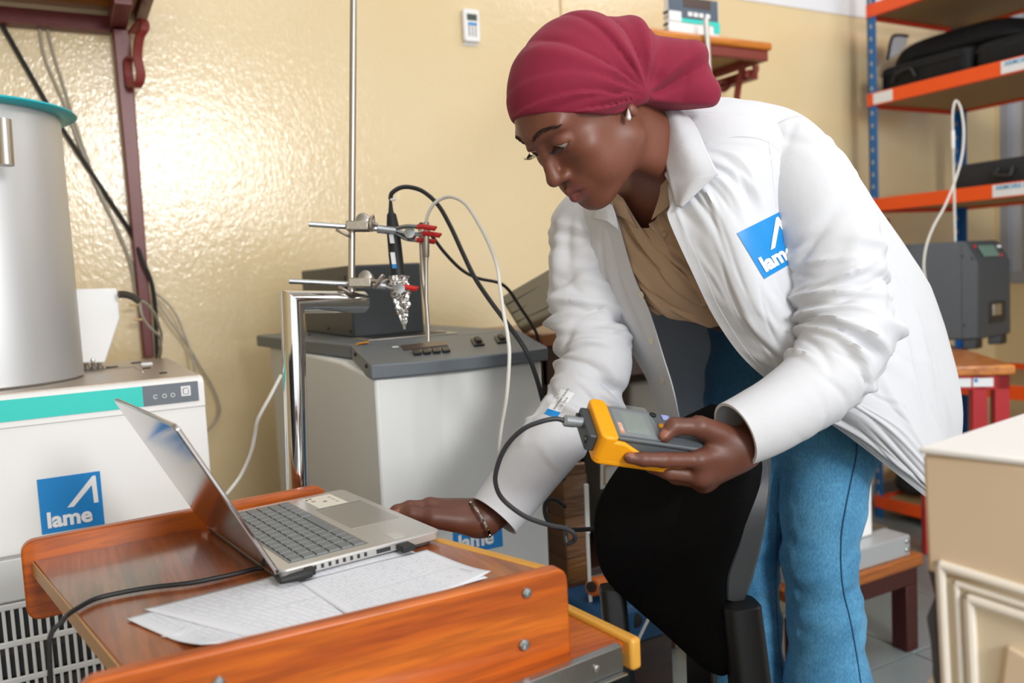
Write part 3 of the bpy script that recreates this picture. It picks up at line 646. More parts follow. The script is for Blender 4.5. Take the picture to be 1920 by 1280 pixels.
for k in range(4):
    a_, b_ = ce+(fq[k]-ce)*.72-FWD*.0012, ce+(fq[(k+1) % 4]-ce)*.72-FWD*.0012
    MB().tube([a_, b_], .0016, 6).build('border_line', mat('tan_line', '#b98f4e', .5) if k == 0 else bpy.data.materials['tan_line'], FRM)
sa, sb_ = U(1099, 908, 1.72), U(1102, 1000, 1.70)
o = MB().ob(sb_+RGT*-.004, RGT*.009, (sa-sb_)*1.0, FWD*.01).ob(sb_+(sa-sb_)*.02+FWD*.012+RGT*-.003, RGT*.007, -(sb_*[0, 0, 1])*1.0, FWD*.01).build('cream_strip', M_['cream_metal'], None, bevel=.001); tag(o, 'thin cream upright strip beside the taped carton', 'strip')
# blue tool case and orange drill-like tube on the floor behind the chair
bq = U(1175, 1165, 1.75)
BC = thing('blue_case', 'low blue plastic case in the dark behind the chair back', 'case', (bq[0], bq[1], 0))
MB().box(bq[0]-.10, bq[0]+.075, bq[1]-.05, bq[1]+.12, bq[2]-.03, bq[2]+.055).build('case_body', mat('blue_case', '#164e79', .5), BC, bevel=.015, seg=3)
MB().lathe([(.014, 0), (.016, .003), (.009, .004)], U(1190, 1162, 1.70), -FWD, 18).build('case_hole', M_['black'], BC)
MB().box(bq[0]-.11, bq[0]+.085, bq[1]-.04, bq[1]+.12, 0.0, bq[2]-.031).build('wooden_block', M_['dark_wood'], BC)
OT = thing('orange_tool', 'orange tube of a hand tool lying on the blue case', 'tool', U(1118, 1105, 1.74))
t0_, t1_ = U(1110, 1100, 1.72), U(1142, 1094, 1.78)
MB().tube([t0_, t0_+(t1_-t0_)*.1, t1_], [.017, .020, .020], 18).build('tube_body', mat('tool_orange', '#c9651a', .45), OT, bevel=.002)
MB().lathe([(.011, 0), (.011, .006)], t0_-nrm(t1_-t0_)*.005, nrm(t1_-t0_), 14).build('tube_mouth', M_['black'], OT)
MB().tube([t1_, t1_+V3(.04, .02, -.0), t1_+V3(.08, .03, -.005)], [.018, .019, .016], 12).build('tool_grip', M_['black'], OT)
cable('wall_lead', [(1216, 1160, 1.55), (1206, 1180, 1.53), (1195, 1205, 1.5), (1186, 1240, 1.5)], .003, M_['white_cable'], 'short white lead hanging under the chair back')
# grey bin between the table and the coat
gq = PL(1192, 716, 1, ty0+.09)
MB_ = MB().box(gq[0]-.02, gq[0]+.26, ty0+.09, TBK-.04, .402, gq[2]).build('grey_bin', mat('bin_grey', '#a09a90', .5), None, bevel=.01); tag(MB_, 'plain grey box on the lower shelf of the dark table, seen past the coat edge', 'box')

# ================================================================== right wall shelf with an instrument
SH = thing('bracket_shelf', 'orange varnished wall shelf on maroon brackets above the bent person', 'shelf', (2.4, YW, 1.9))
fr = U(1449, 79, 2.85)          # front right corner
ybk = YW-.002; yfr = fr[1]; szt = fr[2]
sxl = fr[0]-.66
MB().prism([(x, y, szt-.028) for x, y in ((sxl, yfr), (fr[0], yfr), (fr[0], ybk), (sxl, ybk))], (0, 0, .028)).build('shelf_board', M_['orange_wood'], SH, bevel=.009, seg=3)
zap = PL(1440, 108, 1, yfr+.012)[2]-.012
MB().box(sxl, fr[0]-.012, yfr+.010, yfr+.034, zap, szt-.028).build('front_apron', M_['redbrown'], SH, bevel=.003)
MB().box(fr[0]-.036, fr[0]-.012, yfr+.034, ybk, zap, szt-.028).build('end_apron', M_['redbrown'], SH, bevel=.003)
MB().box(sxl, fr[0]-.036, yfr+.034, ybk, szt-.034, szt-.028).build('under_board', M_['ply'], SH)
bxp = PL(1330, 160, 1, ybk-.02)[0]
MB().box(bxp-.02, bxp+.02, yfr+.13, ybk, zap-.03, zap+.004).build('bracket_arm', M_['redbrown'], SH, bevel=.002)
MB().box(bxp-.02, bxp+.02, ybk-.03, ybk, zap-.55, zap-.03).build('bracket_post', M_['redbrown'], SH, bevel=.002)
def scroll(pts, hx, name):
    P = cr([U(*p) for p in pts], 7); rb = MB(); hv = V3(*hx); vs, fs = [], []
    for i, p in enumerate(P):
        d = nrm(P[min(i+1, len(P)-1)]-P[max(i-1, 0)]); n_ = nrm(np.cross(d, hv))*.0045
        vs += [p-hv-n_, p+hv-n_, p+hv+n_, p-hv+n_]
    for i in range(len(P)-1):
        for j in range(4): fs.append((i*4+j, i*4+(j+1) % 4, i*4+4+(j+1) % 4, i*4+4+j))
    fs += [(0, 1, 2, 3), tuple(len(P)*4-4+k for k in (3, 2, 1, 0))]
    rb.add(vs, fs).build(name, M_['redbrown'], SH, recalc=True)
scroll([(1405, 132, 2.95), (1400, 140, 2.95), (1408, 143, 2.95), (1416, 134, 2.95), (1416, 122, 2.95), (1404, 117, 2.95), (1394, 124, 2.95), (1388, 145, 2.97), (1384, 165, 3.0), (1380, 190, 3.02), (1368, 225, 3.06), (1350, 250, 3.1)], (.012, 0, 0), 'scroll')
scroll([(1344, 170, 3.08), (1356, 170, 3.08), (1364, 162, 3.08), (1360, 154, 3.08), (1348, 156, 3.08), (1338, 168, 3.08), (1332, 185, 3.08)], (.012, 0, 0), 'scroll')
# readout instrument
iy = PL(1349, 55, 2, szt)[1]
IN = thing('readout_instrument', 'white bench readout with dark display face and teal stripe on the bracket shelf', 'instrument', PL(1300, 58, 2, szt))
iyf = yfr+.06
e0 = V3(PL(1254, 46, 1, iyf)[0], iyf, szt+.014); e1 = V3(PL(1349, 58, 1, iyf)[0], iyf, szt+.014)
yy_ = iyf
while PL(1176, 30, 1, yy_)[0] > e0[0] or yy_ < iyf+.02:
    yy_ += .005
    if yy_ > YW-.02: break
ax, ay = e1-e0, V3(0, min(yy_-iyf, .2), 0)
hI = .118
MB().prism([e0, e1, e1+ay, e0+ay], (0, 0, hI)).build('case', M_['white_paint'], IN, bevel=.004)
fn = nrm(np.cross((0, 0, 1), ax)); fn = fn if np.dot(fn, FWD) < 0 else -fn
def IF(u, v): return e0+ax*u+V3(0, 0, hI*v)+fn*.001
def ipad(name, u0, v0, u1, v1, m, h=.002): MB().prism([IF(u0, v0), IF(u1, v0), IF(u1, v1), IF(u0, v1)], fn*h).build(name, m, IN, bevel=.0006)
ipad('display_face', .0, .42, .97, 1.0, mat('face_slate', '#4a5a6b', .4))
ipad('teal_stripe', .24, .30, 1.0, .415, M_['teal'])
ipad('teal_corner', .88, .10, 1.0, .30, M_['teal'])
ipad('brand_plate', .0, .31, .235, .58, M_['paper'], .003)
ipad('screen', .28, .72, .82, .98, M_['glass_dark'], .003)
for u in (.36, .47, .58, .71): ipad('key', u, .48, u+.085, .60, M_['paper'], .0045)
for t in (.42, .1):
    a_, b_ = e0+V3(0, 0, hI*(t+.1)), e0+ay+V3(0, 0, hI*(t+.1)); so = nrm(np.cross(ay, (0, 0, 1))); so = V3(-1, 0, 0)
    MB().ob(a_+so*.0005, (b_-a_), V3(0, 0, .008), so*.0015).build('side_groove', M_['ink'], IN)
    for u in (.2, .75): screw(a_+(b_-a_)*u+V3(0, 0, -.012)+so*.001, so, .003, M_['ink'], IN)
for (u, v) in ((.06, .1), (.9, .1), (.06, .85), (.9, .85)): MB().lathe([(.014, 0), (.012, .016)], e0+ax*u+ay*v-V3(0, 0, .015), (0, 0, 1), 14).build('foot', M_['black'], IN)
# tall rod of a second stand behind the head
rd = 2.70
rt, rb_ = U(1323, 36, rd), U(1331, 160, rd); rv = nrm(rb_-rt); gb = rt+rv*((rt[2]-.014)/-rv[2])
RS = thing('rod_stand', 'bright steel rod standing upright behind the head scarf in front of the bracket shelf', 'stand', (gb[0], gb[1], 0))
MB().tube([gb, rt], .0102, 16).build('rod', mat('satin_steel', '#d5d4d0', .25, 1.0), RS)
MB().lathe([(.09, 0), (.09, .012), (.02, .018)], (gb[0], gb[1], 0), (0, 0, 1), 32).build('foot_plate', M_['black'], RS)

# ================================================================== blue and orange boltless rack
rx0, ry0 = PL(1628, 200, 1, 2.36)[0], 2.36
rd_ = .60
RK = thing('storage_rack', 'boltless storage rack with blue slotted posts and orange shelf beams at the right wall', 'rack', (rx0+.3, 1.6, 0))
ryN = .75
pw = .040
pt_, pb_ = PL(1618, -30, 1, ry0), PL(1654, 960, 1, ry0)
def post(x, y, sx, sy, xt=0.0):
    m_ = MB()
    top, z1 = xt, 2.42
    m_.hexa([(x, y, 0), (x+sx*pw, y, 0), (x+sx*pw, y+.004*sy, 0), (x, y+.004*sy, 0), (x+top, y, z1), (x+top+sx*pw, y, z1), (x+top+sx*pw, y+.004*sy, z1), (x+top, y+.004*sy, z1)])
    m_.hexa([(x, y, 0), (x+.004*sx, y, 0), (x+.004*sx, y+sy*pw, 0), (x, y+sy*pw, 0), (x+top, y, z1), (x+top+.004*sx, y, z1), (x+top+.004*sx, y+sy*pw, z1), (x+top, y+sy*pw, z1)])
    return m_.build('post', M_['blue_post'], RK, recalc=True)
p_ = post(rx0, ry0, 1, -1); post(rx0+rd_, ry0, -1, -1); post(rx0, ryN, 1, 1); post(rx0+rd_, ryN, -1, 1)
zz = .1; k = 0
slot0 = None
while zz < 2.4:
    if slot0 is None:
        slot0 = MB().prism([(rx0-.0012, ry0-.013, zz), (rx0-.0012, ry0-.023, zz-.002), (rx0-.0012, ry0-.022, zz+.012), (rx0-.0012, ry0-.016, zz+.016)], (.0010, 0, 0)).build('slot', mat('slot_pale', '#b9b3a4', .6), p_); z00 = zz
    else: copy_part(slot0, p_, (0, 0, zz-z00))
    zz += .05
sl2 = None; zz = 1.2
while zz < 2.3:
    for yy in (.012, .028):
        if sl2 is None:
            sl2 = MB().prism([(rx0+rd_-.02-.006, ry0-.0052, zz), (rx0+rd_-.02+.004, ry0-.0052, zz), (rx0+rd_-.02+.004, ry0-.0052, zz+.018), (rx0+rd_-.02-.006, ry0-.0052, zz+.018)], (0, .001, 0)).build('slot', bpy.data.materials['slot_pale'], RK); s20 = (zz)
        elif yy == .012: copy_part(sl2, RK, (0, 0, zz-s20))
    zz += .06
zsh = [PL(1632, 196, 1, ry0)[2], PL(1640, 384, 1, ry0)[2], PL(1630, 20, 1, ry0)[2]]
zsh = [PL(1634, 178, 1, ry0)[2]-.025, PL(1641, 383, 1, ry0)[2]-.005, PL(1628, 14, 1, ry0)[2]-.02, .07, PL(1800, 735, 1, 1.9)[2]]
bh = .052
rivet = None
for i, z in enumerate(zsh):
    MB().box(rx0-.006, rx0+.0, ryN, ry0, z-bh*.5, z+bh*.5).box(rx0, rx0+.02, ryN, ry0-.004, z-bh*.5, z-bh*.5+.004).build('front_beam', M_['orange'], RK, bevel=.001)
    MB().box(rx0+rd_, rx0+rd_+.006, ryN, ry0, z-bh*.5, z+bh*.5).build('back_beam', M_['orange'], RK, bevel=.001)
    MB().box(rx0, rx0+rd_, ry0-.003, ry0+.003, z-bh*.6, z+bh*.3).build('end_beam', mat('beam_red', '#d03a14', .45) if i == 0 else bpy.data.materials['beam_red'], RK, bevel=.001)
    MB().box(rx0, rx0+rd_, ryN+.003, ry0-.006, z-bh*.5+.012, z-bh*.5+.028).build('shelf_panel', M_['ply'], RK)
    for dz in (-.014, .014):
        for yy in (ry0-.02,):
            o = MB().lathe([(.0062, 0), (.0055, .003), (.002, .004)], (rx0-.006, yy, z+dz*1.2), (-1, 0, 0), 10).build('rivet', mat('rivet_red', '#e0503c', .45) if rivet is None else bpy.data.materials['rivet_red'], RK); rivet = 1
def beam_label(y0, y1, z, txt, parent=RK):
    l = MB().box(rx0-.0075, rx0-.0062, y1, y0, z-bh*.42, z+bh*.42).build('beam_label', M_['paper'], parent)
    if txt: text(txt, (rx0-.0078, y0-.012, z+.004), (0, -1, 0), (0, 0, 1), .022, mat('label_blue', '#2b9fd0', .5) if 'label_blue' not in bpy.data.materials else bpy.data.materials['label_blue'], 'label_lettering', l, bold=.01)
beam_label(ry0-.03, PL(1675, 165, 0, rx0)[1], zsh[0], '')
beam_label(PL(1879, 118, 0, rx0)[1], PL(1879, 118, 0, rx0)[1]-.3, zsh[0], 'ARMOIRE PT')
beam_label(PL(1863, 355, 0, rx0)[1], PL(1863, 355, 0, rx0)[1]-.3, zsh[1], 'ARMOIRE PT 100 - 4')
# bags on the rack
def blob_box(name, c, s, m, parent=None, rz=0, pw_=4.0, taper=0, n=20, wr=.004):
    """soft superellipsoid case"""
    G = np.zeros((n+1, 2*n, 3)); cr_, sr_ = math.cos(rz), math.sin(rz)
    for i in range(n+1):
        ph = -math.pi/2+math.pi*i/n
        for j in range(2*n):
            th = 2*math.pi*j/(2*n)
            f = lambda t: math.copysign(abs(t)**(2/pw_), t)
            x, y, z = f(math.cos(ph))*f(math.cos(th)), f(math.cos(ph))*f(math.sin(th)), f(math.sin(ph))
            k_ = 1-taper*(z+1)/2; x *= k_; y *= k_
            x, y, z = x*s[0]/2, y*s[1]/2, z*s[2]/2
            w_ = wr*(math.sin(31*x+17*y+2)*math.sin(23*z+19*y))
            x, y = (x+w_)*cr_-(y+w_)*sr_, (x+w_)*sr_+(y+w_)*cr_
            G[i, j] = (c[0]+x, c[1]+y, c[2]+z)
    return MB().grid(G, closeu=True).build(name, m, parent, angle=60)
M_['bag'] = mat('black_nylon', '#101114', .65, bump=.3, bscale=350, spec=.3)
M_['case_fabric'] = mat('dark_case_fabric', '#1f2126', .7, bump=.3, bscale=350)
zs1 = zsh[0]-bh*.5+.030
ya, yb2 = PL(1642, 150, 0, rx0+.02)[1], PL(1815, 110, 0, rx0+.02)[1]
B1 = thing('camera_case', 'black soft carrying case lying on the upper rack shelf, nearest the blue post', 'case', (rx0+.2, (ya+yb2)/2, zs1))
hcase = PL(1810, 84, 0, rx0+.04)[2]-zs1
blob_box('case_body', (rx0+.20, (ya+yb2)/2, zs1+hcase*.5), (.34, ya-yb2, hcase), M_['bag'], B1, 0, 9.0)
MB().tube(cr([(rx0+.02, ya-.08, zs1+.05), (rx0+.012, ya-.10, zs1+.075), (rx0+.012, ya-.16, zs1+.085), (rx0+.02, ya-.18, zs1+.05)], 6), .006, 8).build('handle', M_['rubber'], B1)
MB().tube([(rx0+.028, ya-.02, zs1+hcase*.72), (rx0+.026, yb2+.03, zs1+hcase*.72)], .0025, 6).build('zip', M_['case_fabric'], B1)
B2 = thing('black_bag', 'large black bag with a grey side flap lying on top of the soft carrying case', 'bag', (rx0+.3, yb2+.1, zs1+hcase))
yl, yr = PL(1665, 100, 0, rx0+.14)[1], PL(1900, 60, 0, rx0+.14)[1]
zt2 = PL(1790, 48, 0, rx0+.14)[2]
blob_box('bag_body', (rx0+.30, (yl+yr)/2+.01, (zs1+hcase+zt2)/2+.006), (.34, (yl-yr)*1.18, (zt2-zs1-hcase)*1.05), M_['bag'], B2, 0, 3.4, .22)
bgd = float(np.dot(V3(rx0+.14, yl+.01, zs1+.15)-EYE, FWD))-.03
fq = [U(1664, 112, bgd), U(1672, 72, bgd), U(1684, 66, bgd), U(1703, 68, bgd), U(1700, 84, bgd), U(1686, 100, bgd)]
MB().prism(fq, FWD*.02).build('grey_flap', mat('grey_flap', '#b3b4ba', .6), B2, bevel=.003)
MB().tube(cr([fq[0], fq[1], fq[2], fq[3]], 6), .006, 8).build('flap_edge', M_['bag'], B2)
yc0, yc1 = PL(1822, 110, 0, rx0+.05)[1], PL(1990, 60, 0, rx0+.05)[1]
B3 = thing('second_bag', 'black fabric case at the right end of the upper rack shelf, partly out of frame', 'case', (rx0+.2, (yc0+yc1)/2, zs1))
blob_box('case_body', (rx0+.22, (yc0+yc1)/2, zs1+.06), (.36, yc0-yc1-.01, .12), M_['bag'], B3, 0, 8.0)
MB().tube([(rx0+.042, yc0-.02, zs1+.085), (rx0+.042, yc1+.03, zs1+.085)], .0025, 6).build('zip', M_['case_fabric'], B3)
zs2 = zsh[1]-bh*.5+.030
yd0, yd1 = PL(1780, 330, 0, rx0+.05)[1], PL(1990, 320, 0, rx0+.05)[1]
B4 = thing('dark_case', 'dark grey flat case with a small handle on the middle rack shelf', 'case', (rx0+.2, (yd0+yd1)/2, zs2))
hd = PL(1800, 308, 0, rx0+.05)[2]-zs2
blob_box('case_body', (rx0+.22, (yd0+yd1)/2, zs2+hd/2), (.36, yd0-yd1, hd), M_['case_fabric'], B4, 0, 9.0)
hc = PL(1888, 325, 0, rx0+.035)
MB().tube(cr([hc+V3(0, .03, .02), hc+V3(-.02, .03, .0), hc+V3(-.02, -.02, -.01), hc+V3(0, -.02, .02)], 6), .008, 8).build('handle', M_['rubber'], B4)
# small items low on the rack
zs4 = zsh[3]-bh*.5+.036
lq = PL(1690, 945, 0, rx0+.15)
o = blob_box('dark_bundle', (rx0+.22, lq[1]-.06, zs4+.07), (.3, .24, .13), M_['case_fabric'], None, .3, 2.6, .3); tag(o, 'dark bundle lying on the lowest rack shelf near the blue post', 'bundle')
rq = PL(1660, 425, 0, rx0+.25)
RB = thing('red_box', 'small red and black box on the back wall behind the coat shoulder', 'box', U(1660, 440, 3.62))
q = U(1655, 440, 3.64)
MB().ob(q+V3(0, 0, -.06), V3(.05, 0, 0), V3(0, .06, 0), V3(0, 0, .13)).build('red_side', M_['red_paint'], RB, bevel=.003)
MB().ob(q+V3(-.05, 0, -.06), V3(.05, 0, 0), V3(0, .06, 0), V3(0, 0, .13)).build('black_side', M_['black'], RB, bevel=.003)

# ================================================================== red table with grey dry block calibrator
rz = .78
k0, k1 = PL(1905, 684, 2, rz), PL(1775, 687, 2, rz)
e1_ = nrm(k1-k0); e2_ = V3(-e1_[1], e1_[0], 0); e2_ = e2_ if np.dot(e2_, RGT) > 0 else -e2_
RT = thing('red_table', 'small table with orange varnished top and chipped red steel frame at the right edge', 'table', (k0[0], k0[1], 0))
Lt, Wt = .33, .66
MB().prism([k0-V3(0, 0, .03), k0+e1_*Lt-V3(0, 0, .03), k0+e1_*Lt+e2_*Wt-V3(0, 0, .03), k0+e2_*Wt-V3(0, 0, .03)], (0, 0, .03)).build('table_top', M_['orange_wood'], RT, bevel=.006, seg=3)
def rbar(o, a, b, c, nm): MB().ob(o, a, b, c).build(nm, M_['red_paint'], RT, bevel=.003)
kb_ = k0+e1_*.012+e2_*.012-V3(0, 0, .03)
rbar(kb_-V3(0, 0, .045), e1_*(Lt-.03), e2_*.03, V3(0, 0, .045), 'side_rail')
rbar(kb_-V3(0, 0, .045), e1_*.03, e2_*(Wt-.03), V3(0, 0, .045), 'front_rail')
for (u, v) in ((0, 0), (.06, 0), (0, Wt-.08), (.06, Wt-.08)):
    o_ = kb_+e1_*u+e2_*v; rbar(V3(o_[0], o_[1], 0), e1_*.042, e2_*.042, V3(0, 0, o_[2]), 'leg')
lb0, lb1 = kb_+e1_*.06-e2_*.0012-V3(0, 0, .032), None
for (u, tx) in ((.045, 1), (.105, 1)):
    l_ = MB().ob(kb_+e1_*u-e2_*.0015-V3(0, 0, .034), e1_*.055, e2_*.001, V3(0, 0, .026)).build('rail_label', M_['paper'], RT)
    MB().ob(kb_+e1_*(u+.042)-e2_*.0022-V3(0, 0, .02), e1_*.01, e2_*.0006, V3(0, 0, .010)).build('label_mark', M_['logo_blue'], l_)
# calibrator: side face towards -e2, front face towards the camera-right
DB = thing('dry_block', 'dark grey boxy calibrator with sloped screen edge, standing on the red table', 'calibrator', k0+e1_*.3+e2_*.2)
fL = PL(1836, 655, 2, rz)   # near foot left corner
fx = nrm(PL(1690, 660, 2, rz)-fL)                 # side direction going back
bt = rz+.035
side_dir = e1_; face_dir = nrm(V3(.82, -.10, 0)); face_dir = face_dir-side_dir*np.dot(face_dir, side_dir)*.4; face_dir = nrm(face_dir)
dep = PL(1836, 640, 2, rz)
lenS = .31
zT = bt+.0
q = dep; zt3 = PL(1836, 452, 1, q[1])[2]
nf = fL+V3(0, 0, .0)
body = [nf, nf+face_dir*.22, nf+face_dir*.22+side_dir*lenS, nf+side_dir*lenS]
# profile in the side plane (u along side_dir, z): bevelled front top
prof = [(0.0, bt), (0.0, zt3-.075), (.035, zt3-.008), (.05, zt3), (lenS-.02, zt3), (lenS, zt3-.02), (lenS, bt)]
MB().prism([V3(*(nf+side_dir*u)[:2], z) for u, z in prof], face_dir*.24).build('housing', mat('calibrator_grey', '#363b3f', .5, bump=.1, bscale=700), DB, bevel=.006, seg=3)
for (u, v) in ((.01, .005), (.24, .005), (.01, .19), (.24, .19)):
    MB().prism([V3(*(nf+side_dir*(u+a)+face_dir*(v+b))[:2], rz+.001) for a, b in ((0, 0), (.045, 0), (.045, .045), (0, .045))], (0, 0, .036)).build('foot', M_['black'], DB, bevel=.004)
sn = nrm(np.cross(side_dir, (0, 0, 1))); sn = sn if np.dot(sn, FWD) < 0 else -sn
for (u, z) in ((.05, zt3-.05), (.02, zt3-.06), (.045, bt+.05)): screw(V3(*(nf+side_dir*u)[:2], z)+sn*.0005, sn, .004, M_['black'], DB)
MB().ob(V3(*(nf+side_dir*.052)[:2], bt)+sn*.0006, side_dir*.0018, sn*.0006, V3(0, 0, zt3-bt-.01)).build('panel_seam', M_['black'], DB)
ns = nrm(np.cross(face_dir, V3(*(side_dir*.035)[:2], .067))); ns = ns if ns[2] > 0 else -ns
def BV(u, t): return V3(*(nf+face_dir*u+side_dir*(.035*t))[:2], zt3-.075+.067*t)+ns*.0015
sc_ = MB().prism([BV(.055, .25), BV(.17, .25), BV(.17, .85), BV(.055, .85)], ns*.003).build('lcd_screen', mat('lcd_green', '#5f7f74', .2, coat=.4), DB, bevel=.001)
for (u, t) in ((.03, .8), (.185, .3)): MB().lathe([(.006, 0), (.005, .004)], BV(u, t), ns, 12).build('red_key', M_['red_tip'], DB)
for u in (.20, .215): MB().lathe([(.005, 0), (.004, .004)], BV(u, .75), ns, 12).build('pale_key', M_['paper'], DB)
MB().ob(V3(*(nf+face_dir*.07-side_dir*.001)[:2], bt+.05), face_dir*.12, -side_dir*.004, V3(0, 0, .075)).build('socket_plate', M_['black'], DB, bevel=.002)
MB().ob(V3(*(nf+face_dir*.09-side_dir*.005)[:2], bt+.075), face_dir*.06, -side_dir*.003, V3(0, 0, .04)).build('socket', M_['steel'], DB, bevel=.002)
hcen = nf+side_dir*.14+face_dir*.08; hd_ = float(np.dot(V3(hcen[0], hcen[1], zt3)-EYE, FWD))
wt = U(1791, 452, hd_); wt = V3(wt[0], wt[1], zt3); wtop = U(1786.5, 245, hd_)
PB2 = thing('reference_probe', 'thin pale probe standing in the top of the dark grey calibrator', 'probe', wt)
MB().tube([wt-V3(0, 0, .03), wtop], .0042, 10).build('sheath', M_['white_cable'], PB2)
MB().tube([wtop+(wt-wtop)*.16, wtop], .0062, 12).build('handle', M_['white_paint'], PB2)
hl = hd_
cable('probe_loop', [(1786.5, 246, hl), (1786, 225, hl), (1787, 205, hl), (1791, 190, hl), (1797, 193, hl), (1803, 210, hl-.01), (1807, 245, hl-.03), (1804, 290, hl-.05), (1792, 335, hl-.08), (1772, 385, hl-.11), (1750, 425, hl-.14), (1737, 460, hl-.16), (1732, 495, hl-.17), (1735, 525, hl-.17), (1745, 570, hl-.16), (1752, 620, hl-.12), (1756, 640, hl-.08), (1756, 655, hl-.02)], .0038, M_['white_cable'], 'white cable looping above the grey calibrator')

# ================================================================== low bench with white instrument on a metal base (behind the legs)
ly = 1.40
lf = PL(1690, 1214, 2, 0)
bench_m = mat('bench_dark_maroon', '#3f1613', .4, var=.2)
BN = thing('low_bench', 'low bench with varnished worn wooden top and red brown steel legs behind the jeans', 'bench', (lf[0]-.3, lf[1], 0))
bR, bY = lf[0]+.04, lf[1]-.03
bz = PL(1725, 1022, 0, bR)[2]
bz = PL(1690, 1047, 1, bY)[2]
MB().box(bR-.50, bR+.01, bY-.01, bY+.42, bz-.035, bz).build('bench_top', wood('worn_orange_wood', '#7a3f18', '#b3682a', 0, .4, 9.0), BN, bevel=.006)
MB().box(bR-.48, bR-.005, bY+.0, bY+.03, bz-.085, bz-.035).build('front_rail', bench_m, BN, bevel=.003)
MB().box(bR-.035, bR-.005, bY+.03, bY+.40, bz-.085, bz-.035).build('end_rail', bench_m, BN, bevel=.003)
for (x, y) in ((bR-.055, bY), (bR-.48, bY), (bR-.055, bY+.36), (bR-.48, bY+.36)):
    MB().box(x, x+.05, y, y+.05, 0, bz-.0855).build('leg', bench_m, BN, bevel=.003)
EB = thing('equipment_base', 'white instrument on a pale grey riveted metal base standing on the low bench', 'instrument', (bR-.4, bY+.2, bz))
zb2 = PL(1716, 990, 1, bY+.01)[2]
zb2 = bz+.058
MB().box(bR-.47, bR-.03, bY+.005, bY+.38, bz, zb2).build('metal_base', mat('pale_metal', '#b4b8bb', .4, .3, var=.05), EB, bevel=.003)
for z in (bz+.018, zb2-.016): screw((bR-.045, bY+.005, z), (0, -1, 0), .007, M_['zinc'], EB, 'rivet')
xw = PL(1636, 930, 1, bY+.06)[0]
MB().box(xw-.28, xw, bY+.06, bY+.33, zb2, zb2+.42).build('white_housing', M_['white_paint'], EB, bevel=.008)
MB().box(xw+.005, xw+.09, bY+.08, bY+.24, zb2, zb2+.004).build('base_plate', M_['zinc'], EB)

# ================================================================== desk
DZ = .76
dBL, dFL = PL(53, 1040, 2, DZ), PL(250, 1275, 2, DZ)
dFR = PL(1015, 1059, 2, DZ); dBR = PL(812, 1006, 2, DZ)
ed = nrm(dBR-dFR); dFR = dFR-ed*.016; dBR = dBR+ed*.27
DK = thing('computer_desk', 'small orange brown laminate computer desk with raised side panels and pull-out tray', 'desk', (.25, 1.05, 0))
ew = nrm(dFR-dFL)
outw = nrm(V3(ed[1], -ed[0], 0)); outw = outw if outw[0] > 0 else -outw
MB().prism([dBL-V3(0, 0, .02), dFL-V3(0, 0, .02), dFR-outw*.0112-V3(0, 0, .02), dBR-outw*.0112-V3(0, 0, .02)], (0, 0, .02)).build('desk_top', M_['desk_wood_y'], DK, bevel=.0015)
MB().ob(dFR-outw*.011-V3(0, 0, .024), dBR-dFR, outw*.016, V3(0, 0, .0245)).build('front_edge', M_['edge_yellow'], DK, bevel=.004, seg=3)
outl = -nrm(np.cross(V3(0, 0, 1), nrm(dBL-dFL))); outl = outl if outl[0] < 0 else -outl
MB().ob(dFL+outl*.0005-V3(0, 0, .020), dBL-dFL, outl*.002, V3(0, 0, .0195)).build('rear_edge', mat('pale_edge', '#b98a52', .4), DK)
def side_panel(a, b, z0, z1, th, r, nm, m):
    d = nrm(V3(b[0]-a[0], b[1]-a[1], 0)); t_ = V3(-d[1], d[0], 0)
    o_ = V3(a[0], a[1], z0); return MB().prism(rrect(o_, V3(b[0]-a[0], b[1]-a[1], 0), (0, 0, z1-z0), r, 6), t_*th).build(nm, m, DK, bevel=.003, seg=2, angle=30)
fa, fb = PL(37, 1022, 2, .788)+V3(0, .008, 0), PL(616, 914, 2, .788)+V3(0, .018, 0)
fzb = PL(60, 1166, 1, fa[1])[2]
side_panel(fa, fb, fzb, .789, .018, .018, 'far_side_panel', M_['desk_wood_x'])
na, nb = PL(438, 1213, 2, .790), PL(1064, 1063, 2, .790)
nd = nrm(nb-na); na = na-nd*.13
nz0 = PL(1080, 1240, 1, nb[1])[2]
np_ = side_panel(na-V3(0, .0, 0), nb, nz0, .791, .018, .016, 'near_side_panel', M_['desk_wood_x'])
nn_ = V3(nd[1], -nd[0], 0); nn_ = nn_ if nn_[1] < 0 else -nn_
def NPt(px, py): return PP(px, py, na, nn_)
screw(NPt(987, 1111)+nn_*.0003, nn_, .0058, M_['zinc'], DK)
screw(NPt(982, 1208)+nn_*.0003, nn_, .0066, M_['zinc'], DK)
screw(NPt(410, 1279)+nn_*.0003, nn_, .0058, M_['zinc'], DK)
MB().ob(V3(na[0], na[1], 0)+nd*.13+V3(0, .019, 0), nd*.26, V3(0, .018, 0), V3(0, 0, DZ-.021)).build('near_leg_board', M_['desk_wood_x'], DK, bevel=.002)
MB().ob(V3(fa[0], fa[1], 0)+nrm(fb-fa)*.17+V3(0, -.020, 0), nrm(fb-fa)*.24, V3(0, .018, 0), V3(0, 0, DZ-.021)).build('far_leg_board', M_['desk_wood_x'], DK, bevel=.002)
for (o_) in (na+nd*.02, fa+nrm(fb-fa)*.03): pass
